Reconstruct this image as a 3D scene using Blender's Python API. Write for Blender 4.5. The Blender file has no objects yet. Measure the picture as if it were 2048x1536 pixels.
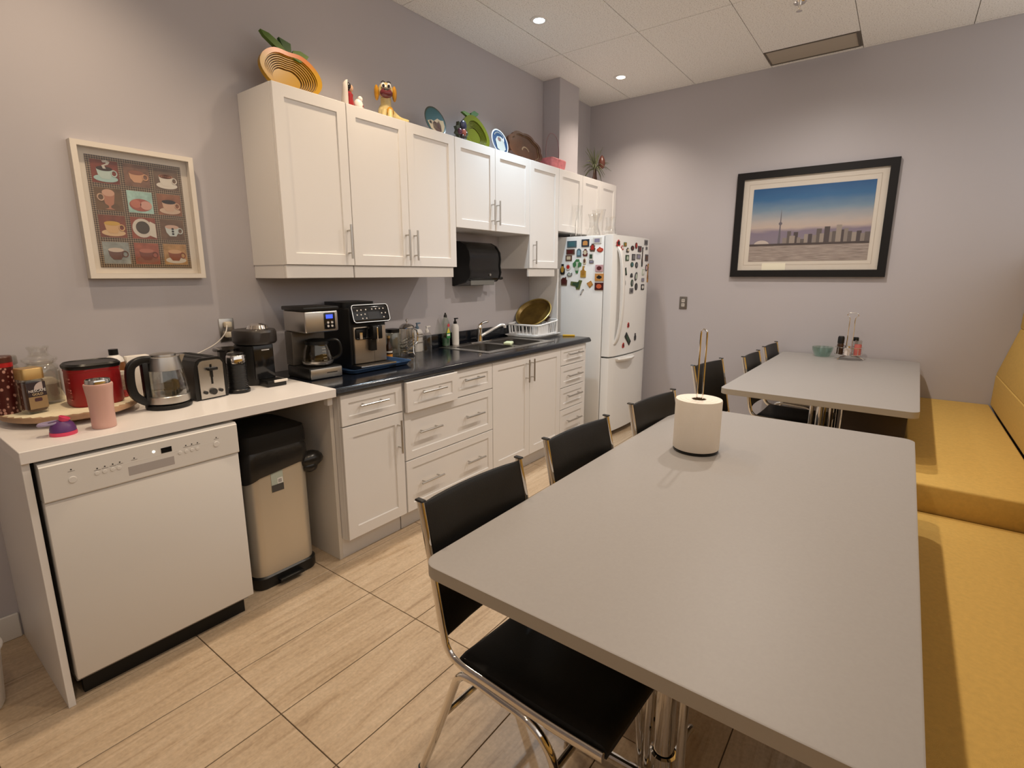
import bpy, bmesh, math, random
from mathutils import Vector, Matrix
PI = math.pi
random.seed(7)
scene = bpy.context.scene
COL = scene.collection

# ------------------------------------------------------------------ camera
cam_d = bpy.data.cameras.new('camera')
cam = bpy.data.objects.new('camera', cam_d)
COL.objects.link(cam)
yaw, pitch, roll = -0.9259, -0.2000, -0.0014
fw = Vector((-math.sin(yaw) * math.cos(pitch), math.cos(yaw) * math.cos(pitch), math.sin(pitch)))
rt = Vector((math.cos(yaw), math.sin(yaw), 0))
up = rt.cross(fw)
r2 = math.cos(roll) * rt + math.sin(roll) * up
u2 = -math.sin(roll) * rt + math.cos(roll) * up
M = Matrix((r2, u2, -fw)).transposed().to_4x4()
M.translation = Vector((-0.2925, -2.6913, 1.4312))
cam.matrix_world = M
cam_d.sensor_fit = 'HORIZONTAL'
cam_d.sensor_width = 36.0
cam_d.lens = 36.0 * 1031.1 / 2048
cam_d.shift_x = (1024 - 1016.1) / 2048
cam_d.shift_y = (758.1 - 768) / 2048
cam_d.clip_start = 0.02
scene.camera = cam

# ------------------------------------------------------------------ world and exposure
w = bpy.data.worlds.new('world')
scene.world = w
w.use_nodes = True
w.node_tree.nodes['Background'].inputs[0].default_value = (1.0, 0.94, 0.88, 1)
w.node_tree.nodes['Background'].inputs[1].default_value = 0.9  # soft fill that enters over the partition
vs = scene.view_settings
vs.view_transform = 'Standard'
vs.look = 'None'
vs.gamma = 1.0
vs.use_curve_mapping = False
vs.exposure = 0.2
WARM = (1.0, 0.775, 0.54)
SOFT = (1.0, 0.85, 0.70)
COOL = (0.74, 0.89, 1.0)
# ceiling downlights: x, y, colour, watts, beam angle in degrees
LAMPS = [(0.36, -0.58, WARM, 54, 116), (1.61, -0.58, WARM, 50, 108), (2.86, -0.58, COOL, 78, 106), (4.11, -0.58, SOFT, 46, 118),
         (-1.6, -2.0, WARM, 16, 150), (-0.35, -2.0, WARM, 18, 150), (0.9, -2.0, WARM, 32, 150), (2.15, -2.0, SOFT, 62, 155), (3.4, -2.0, (1.0, 0.91, 0.82), 90, 160)]  # lamps at negative x are unseen and kept low as fill
ROOM_X0, ROOM_X1, ROOM_Y0, ROOM_H = -3.0, 4.664, -3.62, 3.07

# ------------------------------------------------------------------ helpers
def S(h, a=1.0):
    h = h.lstrip('#')
    c = [int(h[i:i + 2], 16) / 255 for i in (0, 2, 4)]
    return tuple((v / 12.92 if v <= 0.04045 else ((v + 0.055) / 1.055) ** 2.4) for v in c) + (a,)

MATS = {}
def mat(name, col, rough=0.5, metal=0.0, spec=0.5, emit=None, bump=0, bscale=200, var=0, vscale=8, coat=0):
    if name in MATS: return MATS[name]
    m = bpy.data.materials.new(name); m.use_nodes = True
    nt = m.node_tree; b = nt.nodes['Principled BSDF']
    c = S(col) if isinstance(col, str) else col
    b.inputs['Base Color'].default_value = c
    b.inputs['Roughness'].default_value = rough
    b.inputs['Metallic'].default_value = metal
    b.inputs['Specular IOR Level'].default_value = spec
    if coat: b.inputs['Coat Weight'].default_value = coat
    if emit:
        b.inputs['Emission Color'].default_value = emit[0]
        b.inputs['Emission Strength'].default_value = emit[1]
    if var or bump:
        tc = nt.nodes.new('ShaderNodeTexCoord')
    if var:
        n = nt.nodes.new('ShaderNodeTexNoise'); n.inputs['Scale'].default_value = vscale; n.inputs['Detail'].default_value = 5
        nt.links.new(tc.outputs['Object'], n.inputs['Vector'])
        r = nt.nodes.new('ShaderNodeValToRGB')
        r.color_ramp.elements[0].position = 0.3; r.color_ramp.elements[1].position = 0.7
        r.color_ramp.elements[0].color = tuple(v * (1 - var) for v in c[:3]) + (1,)
        r.color_ramp.elements[1].color = tuple(min(1, v * (1 + var)) for v in c[:3]) + (1,)
        nt.links.new(n.outputs['Fac'], r.inputs['Fac']); nt.links.new(r.outputs['Color'], b.inputs['Base Color'])
    if bump:
        n = nt.nodes.new('ShaderNodeTexNoise'); n.inputs['Scale'].default_value = bscale; n.inputs['Detail'].default_value = 3
        nt.links.new(tc.outputs['Object'], n.inputs['Vector'])
        bp = nt.nodes.new('ShaderNodeBump'); bp.inputs['Strength'].default_value = bump; bp.inputs['Distance'].default_value = 0.002
        nt.links.new(n.outputs['Fac'], bp.inputs['Height']); nt.links.new(bp.outputs['Normal'], b.inputs['Normal'])
    MATS[name] = m
    return m

def glass(name, tint=(0.93, 0.93, 0.91), strength=1.0, base=0.05):
    """thin clear glass: see-through with a fresnel gloss"""
    if name in MATS: return MATS[name]
    m = bpy.data.materials.new(name); m.use_nodes = True
    nt = m.node_tree; nt.nodes.remove(nt.nodes['Principled BSDF'])
    out = nt.nodes['Material Output']
    t = nt.nodes.new('ShaderNodeBsdfTransparent'); t.inputs[0].default_value = tint + (1,)
    g = nt.nodes.new('ShaderNodeBsdfGlossy'); g.inputs['Roughness'].default_value = 0.04; g.inputs['Color'].default_value = (1, 1, 1, 1)
    lw = nt.nodes.new('ShaderNodeLayerWeight'); lw.inputs['Blend'].default_value = 0.5
    pw = nt.nodes.new('ShaderNodeMath'); pw.operation = 'POWER'; pw.inputs[1].default_value = 2.2
    mm = nt.nodes.new('ShaderNodeMath'); mm.operation = 'MULTIPLY_ADD'; mm.inputs[1].default_value = strength * 0.8; mm.inputs[2].default_value = base
    mx = nt.nodes.new('ShaderNodeMixShader')
    nt.links.new(lw.outputs['Facing'], pw.inputs[0]); nt.links.new(pw.outputs[0], mm.inputs[0]); nt.links.new(mm.outputs[0], mx.inputs[0])
    nt.links.new(t.outputs[0], mx.inputs[1]); nt.links.new(g.outputs[0], mx.inputs[2]); nt.links.new(mx.outputs[0], out.inputs[0])
    MATS[name] = m
    return m

class B:
    """collects shapes, links them as ONE mesh object"""
    def __init__(s): s.bm = bmesh.new()
    def _geo(s, vs, fs):
        v = [s.bm.verts.new(p) for p in vs]
        out = []
        for f in fs:
            try: out.append(s.bm.faces.new([v[i] for i in f]))
            except ValueError: pass
        return v
    def box(s, x0, x1, y0, y1, z0, z1, bev=0, seg=2):
        x0, x1 = min(x0, x1), max(x0, x1); y0, y1 = min(y0, y1), max(y0, y1); z0, z1 = min(z0, z1), max(z0, z1)
        v = s._geo([(x0, y0, z0), (x1, y0, z0), (x1, y1, z0), (x0, y1, z0), (x0, y0, z1), (x1, y0, z1), (x1, y1, z1), (x0, y1, z1)],
                   [(0, 3, 2, 1), (4, 5, 6, 7), (0, 1, 5, 4), (1, 2, 6, 5), (2, 3, 7, 6), (3, 0, 4, 7)])
        if bev:
            es = list({e for q in v for e in q.link_edges})
            bmesh.ops.bevel(s.bm, geom=es, offset=bev, segments=seg, affect='EDGES', profile=0.5)
        return s
    def prism(s, poly, axis, lo, hi):
        """extrude a 2D outline along axis; poly is (x,y) for z, (x,z) for y, (y,z) for x"""
        def P(a, b, c): return {'z': (a, b, c), 'y': (a, c, b), 'x': (c, a, b)}[axis]
        n = len(poly)
        vs = [P(a, b, lo) for a, b in poly] + [P(a, b, hi) for a, b in poly]
        fs = [tuple(range(n))[::-1], tuple(range(n, 2 * n))] + [(i, (i + 1) % n, n + (i + 1) % n, n + i) for i in range(n)]
        v = s._geo(vs, fs)
        return s
    def rings(s, loops, cap0=True, cap1=True, closed=True):
        """skin consecutive loops of equal length"""
        n = len(loops[0]); vs = [p for l in loops for p in l]; fs = []
        for k in range(len(loops) - 1):
            for i in range(n if closed else n - 1):
                j = (i + 1) % n
                fs.append((k * n + i, k * n + j, (k + 1) * n + j, (k + 1) * n + i))
        if cap0: fs.append(tuple(range(n))[::-1])
        if cap1: fs.append(tuple(range((len(loops) - 1) * n, len(loops) * n)))
        s._geo(vs, fs)
        return s
    def lathe(s, prof, c=(0, 0, 0), seg=32, sx=1, sy=1, cap=True):
        loops = [[(c[0] + r * sx * math.cos(2 * PI * i / seg), c[1] + r * sy * math.sin(2 * PI * i / seg), c[2] + z) for i in range(seg)] for r, z in prof]
        return s.rings(loops, cap, cap)
    def cyl(s, c, r, h, axis='z', r2=None, seg=24):
        r2 = r if r2 is None else r2
        loops = []
        for rr, t in ((r, 0), (r2, h)):
            l = []
            for i in range(seg):
                a, b = rr * math.cos(2 * PI * i / seg), rr * math.sin(2 * PI * i / seg)
                l.append({'z': (c[0] + a, c[1] + b, c[2] + t), 'y': (c[0] + a, c[1] + t, c[2] + b), 'x': (c[0] + t, c[1] + a, c[2] + b)}[axis])
            loops.append(l)
        return s.rings(loops)
    def ball(s, c, rx, ry=None, rz=None, seg=20):
        ry = rx if ry is None else ry; rz = rx if rz is None else rz
        r = bmesh.ops.create_uvsphere(s.bm, u_segments=seg, v_segments=max(8, seg // 2), radius=1)
        for v in r['verts']: v.co = Vector((c[0] + v.co.x * rx, c[1] + v.co.y * ry, c[2] + v.co.z * rz))
        return s
    def tube(s, pts, r, seg=10, closed=False, prof=None, upv=None):
        """sweep a circle (or a 2D profile) along a polyline"""
        pts = [Vector(p) for p in pts]; n = len(pts)
        rs = r if isinstance(r, (list, tuple)) else [r] * n
        loops = []; prevu = Vector(upv) if upv else None
        for i, p in enumerate(pts):
            a = pts[i - 1] if (i > 0 or closed) else p
            b = pts[(i + 1) % n] if (i < n - 1 or closed) else p
            t = (b - a).normalized()
            if prevu is None:
                prevu = Vector((0, 0, 1)) if abs(t.z) < 0.9 else Vector((1, 0, 0))
            base = Vector(upv) if upv else prevu
            uu = (base - t * base.dot(t))
            if uu.length < 1e-6: uu = t.orthogonal()
            uu.normalize(); vv = t.cross(uu); prevu = uu
            if prof: loops.append([tuple(p + uu * q[0] + vv * q[1]) for q in prof])
            else: loops.append([tuple(p + rs[i] * (uu * math.cos(2 * PI * k / seg) + vv * math.sin(2 * PI * k / seg))) for k in range(seg)])
        if closed: loops.append(loops[0])
        return s.rings(loops, not closed, not closed)
    def xf(s, m):
        bmesh.ops.transform(s.bm, matrix=m, verts=s.bm.verts); return s
    def rot(s, ang, axis, c=(0, 0, 0)):
        c = Vector(c)
        return s.xf(Matrix.Translation(c) @ Matrix.Rotation(ang, 4, axis) @ Matrix.Translation(-c))
    def move(s, x, y, z): return s.xf(Matrix.Translation((x, y, z)))
    def obj(s, name, m, parent=None, smooth=35, loc=None):
        me = bpy.data.meshes.new(name)
        bmesh.ops.remove_doubles(s.bm, verts=s.bm.verts, dist=1e-6)
        bmesh.ops.recalc_face_normals(s.bm, faces=s.bm.faces)
        s.bm.to_mesh(me); s.bm.free()
        if m: me.materials.append(m)
        if smooth:
            for p in me.polygons: p.use_smooth = True
            me.set_sharp_from_angle(angle=math.radians(smooth))
        o = bpy.data.objects.new(name, me); COL.objects.link(o)
        if parent: o.parent = parent
        if loc: o.location = loc
        return o

def tag(o, label, cat, group=None):
    o['label'] = label; o['category'] = cat
    if group: o['group'] = group
    return o
def thing(name, label, cat, loc=(0, 0, 0), rotz=0, group=None):
    o = bpy.data.objects.new(name, None); COL.objects.link(o)
    o.location = loc; o.rotation_euler = (0, 0, rotz); o.empty_display_size = 0.05
    return tag(o, label, cat, group)
def struct(o):
    o['kind'] = 'structure'; return o
def dup(root, loc, rotz, label):
    r = root.copy(); COL.objects.link(r); r.location = loc; r.rotation_euler = (0, 0, rotz); r['label'] = label
    for ch in list(root.children):
        c = ch.copy(); COL.objects.link(c); c.parent = r
        for g in list(ch.children):
            d = g.copy(); COL.objects.link(d); d.parent = c
    return r
def text(name, body, size, m, parent, loc, rot=(PI / 2, 0, 0), align='CENTER', ext=0.0003, sx=1):
    cu = bpy.data.curves.new(name, 'FONT'); cu.body = body; cu.size = size; cu.align_x = align; cu.align_y = 'CENTER'; cu.extrude = ext
    cu.resolution_u = 3
    t = bpy.data.objects.new('tmp_text', cu); COL.objects.link(t)
    me = bpy.data.meshes.new_from_object(t.evaluated_get(bpy.context.evaluated_depsgraph_get()))
    bpy.data.objects.remove(t)
    me.name = name; me.materials.clear(); me.materials.append(m)
    o = bpy.data.objects.new(name, me); COL.objects.link(o); o.parent = parent
    o.location = loc; o.rotation_euler = rot; o.scale = (sx, 1, 1)
    return o
def arc(cx, cy, r, a0, a1, n, ry=None):
    ry = r if ry is None else ry
    return [(cx + r * math.cos(a0 + (a1 - a0) * i / (n - 1)), cy + ry * math.sin(a0 + (a1 - a0) * i / (n - 1))) for i in range(n)]
def ell(cx, cy, rx, ry, n=20): return [(cx + rx * math.cos(2 * PI * i / n), cy + ry * math.sin(2 * PI * i / n)) for i in range(n)]
def rrect(x0, x1, y0, y1, r, n=6):
    return (arc(x1 - r, y1 - r, r, 0, PI / 2, n) + arc(x0 + r, y1 - r, r, PI / 2, PI, n) + arc(x0 + r, y0 + r, r, PI, 1.5 * PI, n) + arc(x1 - r, y0 + r, r, 1.5 * PI, 2 * PI, n))
def smooth_pts(pts, n=6):
    """Catmull-Rom through the points"""
    P = [Vector(p) for p in pts]; out = []
    for i in range(len(P) - 1):
        a = P[max(i - 1, 0)]; b = P[i]; c = P[i + 1]; d = P[min(i + 2, len(P) - 1)]
        for k in range(n):
            t = k / n
            out.append(0.5 * ((2 * b) + (c - a) * t + (2 * a - 5 * b + 4 * c - d) * t * t + (-a + 3 * b - 3 * c + d) * t ** 3))
    out.append(P[-1])
    return [tuple(v) for v in out]

# ------------------------------------------------------------------ materials
white = mat('white_lacquer', (0.78, 0.76, 0.74, 1), 0.38)
white_app = mat('white_enamel', (0.74, 0.72, 0.69, 1), 0.35)
white_counter = mat('white_laminate', (0.82, 0.79, 0.77, 1), 0.3)
steel = mat('brushed_steel', (0.55, 0.53, 0.50, 1), 0.32, 1.0)
chrome = mat('chrome', (0.82, 0.80, 0.77, 1), 0.08, 1.0)
black = mat('black_plastic', (0.006, 0.006, 0.006, 1), 0.35, spec=0.4)
black_gloss = mat('black_gloss', (0.008, 0.008, 0.009, 1), 0.12)
black_matt = mat('black_matt', (0.008, 0.0075, 0.007, 1), 0.5, spec=0.35)
dark_grey = mat('dark_grey_plastic', (0.018, 0.0165, 0.015, 1), 0.4)
vinyl = mat('black_vinyl', (0.005, 0.0045, 0.004, 1), 0.45, spec=0.35, bump=0.15, bscale=300)
cream_white = mat('cream_white', (0.75, 0.70, 0.60, 1), 0.5)
lamp_white = mat('white_trim', (0.8, 0.78, 0.75, 1), 0.4)
clear = glass('clear_glass')
grey_ink = mat('grey_ink', (0.25, 0.23, 0.21, 1), 0.5)
dark_ink = mat('dark_ink', (0.03, 0.03, 0.03, 1), 0.5)
# ------------------------------------------------------------------ room shell
def wall_mat():
    m = mat('grey_lavender_paint', (0.475, 0.45, 0.47, 1), 0.42, spec=0.4, bump=0.05, bscale=260)
    return m
wallm = wall_mat()
struct(B().box(ROOM_X0 - 0.1, ROOM_X1 + 0.1, 0, 0.1, -0.06, ROOM_H + 0.1).obj('wall_back', wallm))
struct(B().box(ROOM_X1, ROOM_X1 + 0.1, ROOM_Y0, 0.0, -0.06, ROOM_H + 0.1).obj('wall_right', wallm))
# unseen opening added above the partition behind the bench lets ambient world light in
struct(B().box(ROOM_X0 - 0.1, ROOM_X0, ROOM_Y0, 0.0, -0.06, ROOM_H + 0.1).obj('wall_left', wallm))
struct(B().box(ROOM_X0 - 0.1, ROOM_X1 + 0.1, ROOM_Y0 - 0.1, ROOM_Y0, -0.06, 1.62).obj('wall_front', wallm))
struct(B().box(3.80, 4.128, -0.171, -0.0005, 2.293, ROOM_H, 0.003, 1).obj('wall_column', wallm))
struct(B().box(ROOM_X0, -0.003, -0.013, -0.0005, 0, 0.105, 0.003, 1).obj('baseboard_back', mat('baseboard_paint', (0.7, 0.68, 0.65, 1), 0.4)))

# floor: grout bed with one object per tile
def tile_mat():
    m = bpy.data.materials.new('travertine_tile'); m.use_nodes = True
    nt = m.node_tree; b = nt.nodes['Principled BSDF']; N = nt.nodes.new; L = nt.links.new
    tc = N('ShaderNodeTexCoord'); oi = N('ShaderNodeObjectInfo')
    mp = N('ShaderNodeMapping'); mp.inputs['Scale'].default_value = (1.6, 17, 4)
    cx = N('ShaderNodeCombineXYZ'); ml = N('ShaderNodeMath'); ml.operation = 'MULTIPLY'; ml.inputs[1].default_value = 37
    L(oi.outputs['Random'], ml.inputs[0]); L(ml.outputs[0], cx.inputs[0]); L(ml.outputs[0], cx.inputs[2])
    ad = N('ShaderNodeVectorMath'); L(tc.outputs['Object'], ad.inputs[0]); L(cx.outputs[0], ad.inputs[1]); L(ad.outputs[0], mp.inputs['Vector'])
    n1 = N('ShaderNodeTexNoise'); n1.inputs['Scale'].default_value = 1.5; n1.inputs['Detail'].default_value = 9; n1.inputs['Distortion'].default_value = 1.3; n1.inputs['Roughness'].default_value = 0.62
    L(mp.outputs[0], n1.inputs['Vector'])
    r1 = N('ShaderNodeValToRGB'); e = r1.color_ramp.elements
    e[0].position = 0.26; e[0].color = (0.32, 0.225, 0.14, 1); e[1].position = 0.72; e[1].color = (0.58, 0.455, 0.32, 1)
    k = e.new(0.42); k.color = (0.47, 0.35, 0.23, 1)
    L(n1.outputs['Fac'], r1.inputs['Fac'])
    n2 = N('ShaderNodeTexNoise'); n2.inputs['Scale'].default_value = 90; n2.inputs['Detail'].default_value = 4; L(ad.outputs[0], n2.inputs['Vector'])
    mr = N('ShaderNodeMapRange'); mr.inputs[1].default_value = 0.3; mr.inputs[2].default_value = 0.7; mr.inputs[3].default_value = 0.88; mr.inputs[4].default_value = 1.08
    L(n2.outputs['Fac'], mr.inputs[0])
    mx = N('ShaderNodeVectorMath'); mx.operation = 'SCALE'; L(r1.outputs['Color'], mx.inputs[0]); L(mr.outputs[0], mx.inputs['Scale'])
    L(mx.outputs[0], b.inputs['Base Color'])
    b.inputs['Roughness'].default_value = 0.34
    bp = N('ShaderNodeBump'); bp.inputs['Strength'].default_value = 0.08; bp.inputs['Distance'].default_value = 0.002
    L(n1.outputs['Fac'], bp.inputs['Height']); L(bp.outputs['Normal'], b.inputs['Normal'])
    return m
tm = tile_mat()
floor = struct(B().box(ROOM_X0, ROOM_X1, ROOM_Y0, 0, -0.05, -0.003).obj('floor', mat('dark_grout', (0.09, 0.06, 0.035, 1), 0.8)))
TX, TY, GX0, GY0 = 0.6038, 0.3041, 0.4193, -0.9054
tiles = {}
i0 = math.ceil((ROOM_X0 - GX0) / TX) - 1; i1 = math.floor((ROOM_X1 - GX0) / TX)
j0 = math.ceil((ROOM_Y0 - GY0) / TY) - 1; j1 = math.floor((0 - GY0) / TY)
for i in range(i0, i1 + 1):
    for j in range(j0, j1 + 1):
        xa, xb = max(GX0 + i * TX, ROOM_X0), min(GX0 + (i + 1) * TX, ROOM_X1)
        ya, yb = max(GY0 + j * TY, ROOM_Y0), min(GY0 + (j + 1) * TY, 0)
        if xb - xa < 0.02 or yb - ya < 0.02: continue
        key = (round(xb - xa, 3), round(yb - ya, 3)); g = 0.0018
        if key not in tiles:
            o = B().box(-(xb - xa) / 2 + g, (xb - xa) / 2 - g, -(yb - ya) / 2 + g, (yb - ya) / 2 - g, -0.006, 0, 0.0008, 1).obj('tile', tm, floor)
            tiles[key] = o
        else:
            o = tiles[key].copy(); COL.objects.link(o)
        o.location = ((xa + xb) / 2, (ya + yb) / 2, 0)

# ceiling: plenum slab with one object per lay-in panel
def ceil_mat():
    m = bpy.data.materials.new('mineral_fibre_panel'); m.use_nodes = True
    nt = m.node_tree; b = nt.nodes['Principled BSDF']; N = nt.nodes.new; L = nt.links.new
    tc = N('ShaderNodeTexCoord')
    n = N('ShaderNodeTexNoise'); n.inputs['Scale'].default_value = 130; n.inputs['Detail'].default_value = 4; n.inputs['Roughness'].default_value = 0.7
    L(tc.outputs['Object'], n.inputs['Vector'])
    r = N('ShaderNodeValToRGB'); e = r.color_ramp.elements
    e[0].position = 0.34; e[0].color = (0.46, 0.43, 0.40, 1); e[1].position = 0.47; e[1].color = (0.88, 0.86, 0.83, 1)
    L(n.outputs['Fac'], r.inputs['Fac']); L(r.outputs['Color'], b.inputs['Base Color'])
    b.inputs['Roughness'].default_value = 0.85
    bp = N('ShaderNodeBump'); bp.inputs['Strength'].default_value = 0.25; bp.inputs['Distance'].default_value = 0.003
    L(n.outputs['Fac'], bp.inputs['Height']); L(bp.outputs['Normal'], b.inputs['Normal'])
    return m
cm = ceil_mat()
ceiling = struct(B().box(ROOM_X0, ROOM_X1, ROOM_Y0, 0, ROOM_H + 0.006, ROOM_H + 0.06).obj('ceiling', mat('ceiling_grid', (0.22, 0.20, 0.18, 1), 0.7)))
CW, CL, CX0, CY0 = 0.6139, 1.2193, 3.4113, -0.4161
ctiles = {}
for i in range(-6, 2):
    for j in range(-6, 2):
        xa, xb = max(CX0 + i * CL, ROOM_X0), min(CX0 + (i + 1) * CL, ROOM_X1)
        ya, yb = max(CY0 + (j - 1) * CW, ROOM_Y0), min(CY0 + j * CW, 0)
        if xb - xa < 0.02 or yb - ya < 0.02: continue
        if i == 0 and j == -2: xb = 4.318           # the air grille fills the rest of this bay
        key = (round(xb - xa, 3), round(yb - ya, 3)); g = 0.0022
        if key not in ctiles:
            o = B().box(-(xb - xa) / 2 + g, (xb - xa) / 2 - g, -(yb - ya) / 2 + g, (yb - ya) / 2 - g, 0, 0.006).obj('ceiling_panel', cm, ceiling)
            ctiles[key] = o
        else:
            o = ctiles[key].copy(); COL.objects.link(o)
        o.location = ((xa + xb) / 2, (ya + yb) / 2, ROOM_H)

# air grille with slats
t = thing('air_vent', 'brown fine-mesh air grille in the ceiling along the far wall', 'vent', (4.465, -1.945, ROOM_H))
fr = B()
for a in ((-0.145, 0.145, -0.30, -0.288), (-0.145, 0.145, 0.288, 0.30), (-0.145, -0.135, -0.288, 0.288), (0.135, 0.145, -0.288, 0.288)):
    fr.box(*a, -0.004, 0.005)
fr.obj('frame', mat('vent_frame', (0.12, 0.10, 0.08, 1), 0.6), t)
vg = bpy.data.materials.new('eggcrate_grille'); vg.use_nodes = True
nt = vg.node_tree; b = nt.nodes['Principled BSDF']; tc = nt.nodes.new('ShaderNodeTexCoord'); ck = nt.nodes.new('ShaderNodeTexChecker'); ck.inputs['Scale'].default_value = 160
ck.inputs['Color1'].default_value = (0.50, 0.44, 0.36, 1); ck.inputs['Color2'].default_value = (0.36, 0.31, 0.25, 1)
nt.links.new(tc.outputs['Object'], ck.inputs[0]); nt.links.new(ck.outputs[0], b.inputs['Base Color']); b.inputs['Roughness'].default_value = 0.7
B().box(-0.135, 0.135, -0.288, 0.288, 0.0002, 0.0055).obj('grille_panel', vg, t)

# sprinkler head
t = thing('sprinkler_head', 'small chrome fire sprinkler head hanging from ceiling panel', 'sprinkler', (3.643, -1.984, ROOM_H))
B().lathe([(0.0, -0.006), (0.03, -0.005), (0.036, 0.0), (0.036, 0.001), (0, 0.001)], seg=24).obj('escutcheon', chrome, t)
B().cyl((0, 0, -0.022), 0.008, 0.018).tube([(0.012, 0, -0.02), (0.014, 0, -0.035), (0.004, 0, -0.045)], 0.0025, 6).tube([(-0.012, 0, -0.02), (-0.014, 0, -0.035), (-0.004, 0, -0.045)], 0.0025, 6).obj('frame_arms', chrome, t)
B().lathe([(0, -0.049), (0.017, -0.048), (0.017, -0.046), (0, -0.045)], seg=20).obj('deflector', chrome, t)

# recessed downlights, each with its own lamp
LN = {2.86: 'recessed ceiling downlight giving cool white light above the sink', 4.11: 'recessed ceiling downlight in the panel above the fridge'}
for x, y, c, p, ang in LAMPS:
    vis = y > -1 and x > 2.5
    t = thing('downlight', LN[x] if vis else 'recessed warm ceiling downlight outside the picture', 'ceiling light', (x, y, ROOM_H), 0, 'recessed ceiling downlights')
    B().lathe([(0.036, -0.001), (0.038, -0.005), (0.05, -0.007), (0.058, -0.004), (0.060, 0.0004), (0.036, 0.0004)], seg=32, cap=False).obj('trim_ring', lamp_white, t)
    B().lathe([(0.0, -0.0035), (0.034, -0.0025), (0.0365, -0.0005), (0, -0.0004)], seg=28).obj('lens', mat('lens_cool' if c is COOL else 'lens_warm', (1, 1, 1, 1), 0.4, emit=((c if c is COOL else (1, 0.87, 0.7)) + (1,), 14.0)), t)
    ld = bpy.data.lights.new('downlight_lamp', 'SPOT'); ld.energy = p; ld.color = c; ld.spot_size = math.radians(ang); ld.spot_blend = 1.0; ld.shadow_soft_size = 0.035
    lo = bpy.data.objects.new('downlight_lamp', ld); COL.objects.link(lo); lo.parent = t; lo.location = (0, 0, -0.03)
# ------------------------------------------------------------------ cabinets
def panel_front(x0, x1, z0, z1, yf, rail=0.055, th=0.02, dep=0.007):
    """shaker front facing -y with a recessed field"""
    b = B(); g = 0.0015
    x0 += g; x1 -= g; z0 += g; z1 -= g
    r = min(rail, (z1 - z0) * 0.28)
    def loop(i, y): return [(x0 + i, y, z0 + i), (x1 - i, y, z0 + i), (x1 - i, y, z1 - i), (x0 + i, y, z1 - i)]
    b.rings([loop(0, yf + th), loop(0, yf + 0.0015), loop(0.0015, yf), loop(r, yf), loop(r + 0.003, yf + dep)])
    return b
def bar_handle(p0, p1, parent):
    """brushed bar on two posts; p0, p1 on the front face"""
    a, c = Vector(p0), Vector(p1); d = (c - a).normalized(); out = Vector((0, -0.032, 0))
    b = B().tube([a + out, c + out], 0.006, 10)
    for q in (a + d * 0.03, c - d * 0.03): b.tube([q - out * 0.02, q + out], 0.0045, 8)
    return b.obj('handle', steel, parent)
def carcass(x0, x1, y0, y1, z0, z1, parent):
    return B().box(x0, x1, y0, y1, z0, z1, 0.001, 1).obj('body', white, parent)

YU, YD = -0.292, -0.314      # upper carcass front, upper door front
def upper(name, label, x0, x1, z0, z1, doors, val=False):
    t = thing(name, label, 'cabinet', ((x0 + x1) / 2, 0, z0), 0, 'white wall cabinets')
    ox, oz = (x0 + x1) / 2, z0
    o = carcass(x0 - ox + 0.0005, x1 - ox - 0.0005, YU, -0.001, 0, z1 - oz, t)
    for a, b_, h in doors:
        d = panel_front(a - ox, b_ - ox, 0, z1 - oz, YD).obj('door', white, t)
        if h is not None: bar_handle((h - ox, YD, h0 - oz), (h - ox, YD, h1 - oz), d)
    if val:
        v = B().box(x0 - ox + 0.004, x1 - ox - (0.03 if x1 > 2.5 else 0.002) - (0.02 if 2.2 < x1 < 2.4 else 0), YD + 0.012, YD + 0.030, -0.064, -0.0005, 0.002, 1)
        if x0 < 1.2: v.box(x0 - ox + 0.004, x0 - ox + 0.02, YD + 0.031, -0.002, -0.064, -0.0005)
        v.obj('light_valance', white, t)
    return t
h0, h1 = 1.515, 1.69
upper('wall_cabinet', 'tall single door white wall cabinet at the left end, under the mango-shaped bowl', 1.097, 1.4925, 1.479, 2.292, [(1.097, 1.4925, 1.458)], True)
upper('wall_cabinet', 'tall white wall cabinet with two doors above the coffee machines', 1.4935, 2.3065, 1.479, 2.292, [(1.4935, 1.8984, 1.868), (1.8984, 2.3065, 1.932)], True)
h0, h1 = 1.775, 1.943
upper('wall_cabinet', 'short white wall cabinet with two doors above the paper towel dispenser', 2.3075, 3.153, 1.735, 2.292, [(2.3075, 2.722, 2.678), (2.722, 3.153, 2.737)])
h0, h1 = 1.513, 1.69
upper('wall_cabinet', 'tall narrow white wall cabinet with one door beside the fridge', 3.154, 3.5785, 1.479, 2.292, [(3.154, 3.5785, 3.205)], True)
upper('wall_cabinet', 'short single door white wall cabinet above the left side of the fridge', 3.5795, 3.979, 1.79, 2.292, [(3.5795, 3.979, None)])
upper('wall_cabinet', 'small white wall cabinet with two doors in the corner above the fridge', 3.98, 4.662, 1.79, 2.292, [(3.98, 4.325, None), (4.325, 4.662, None)])

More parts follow.
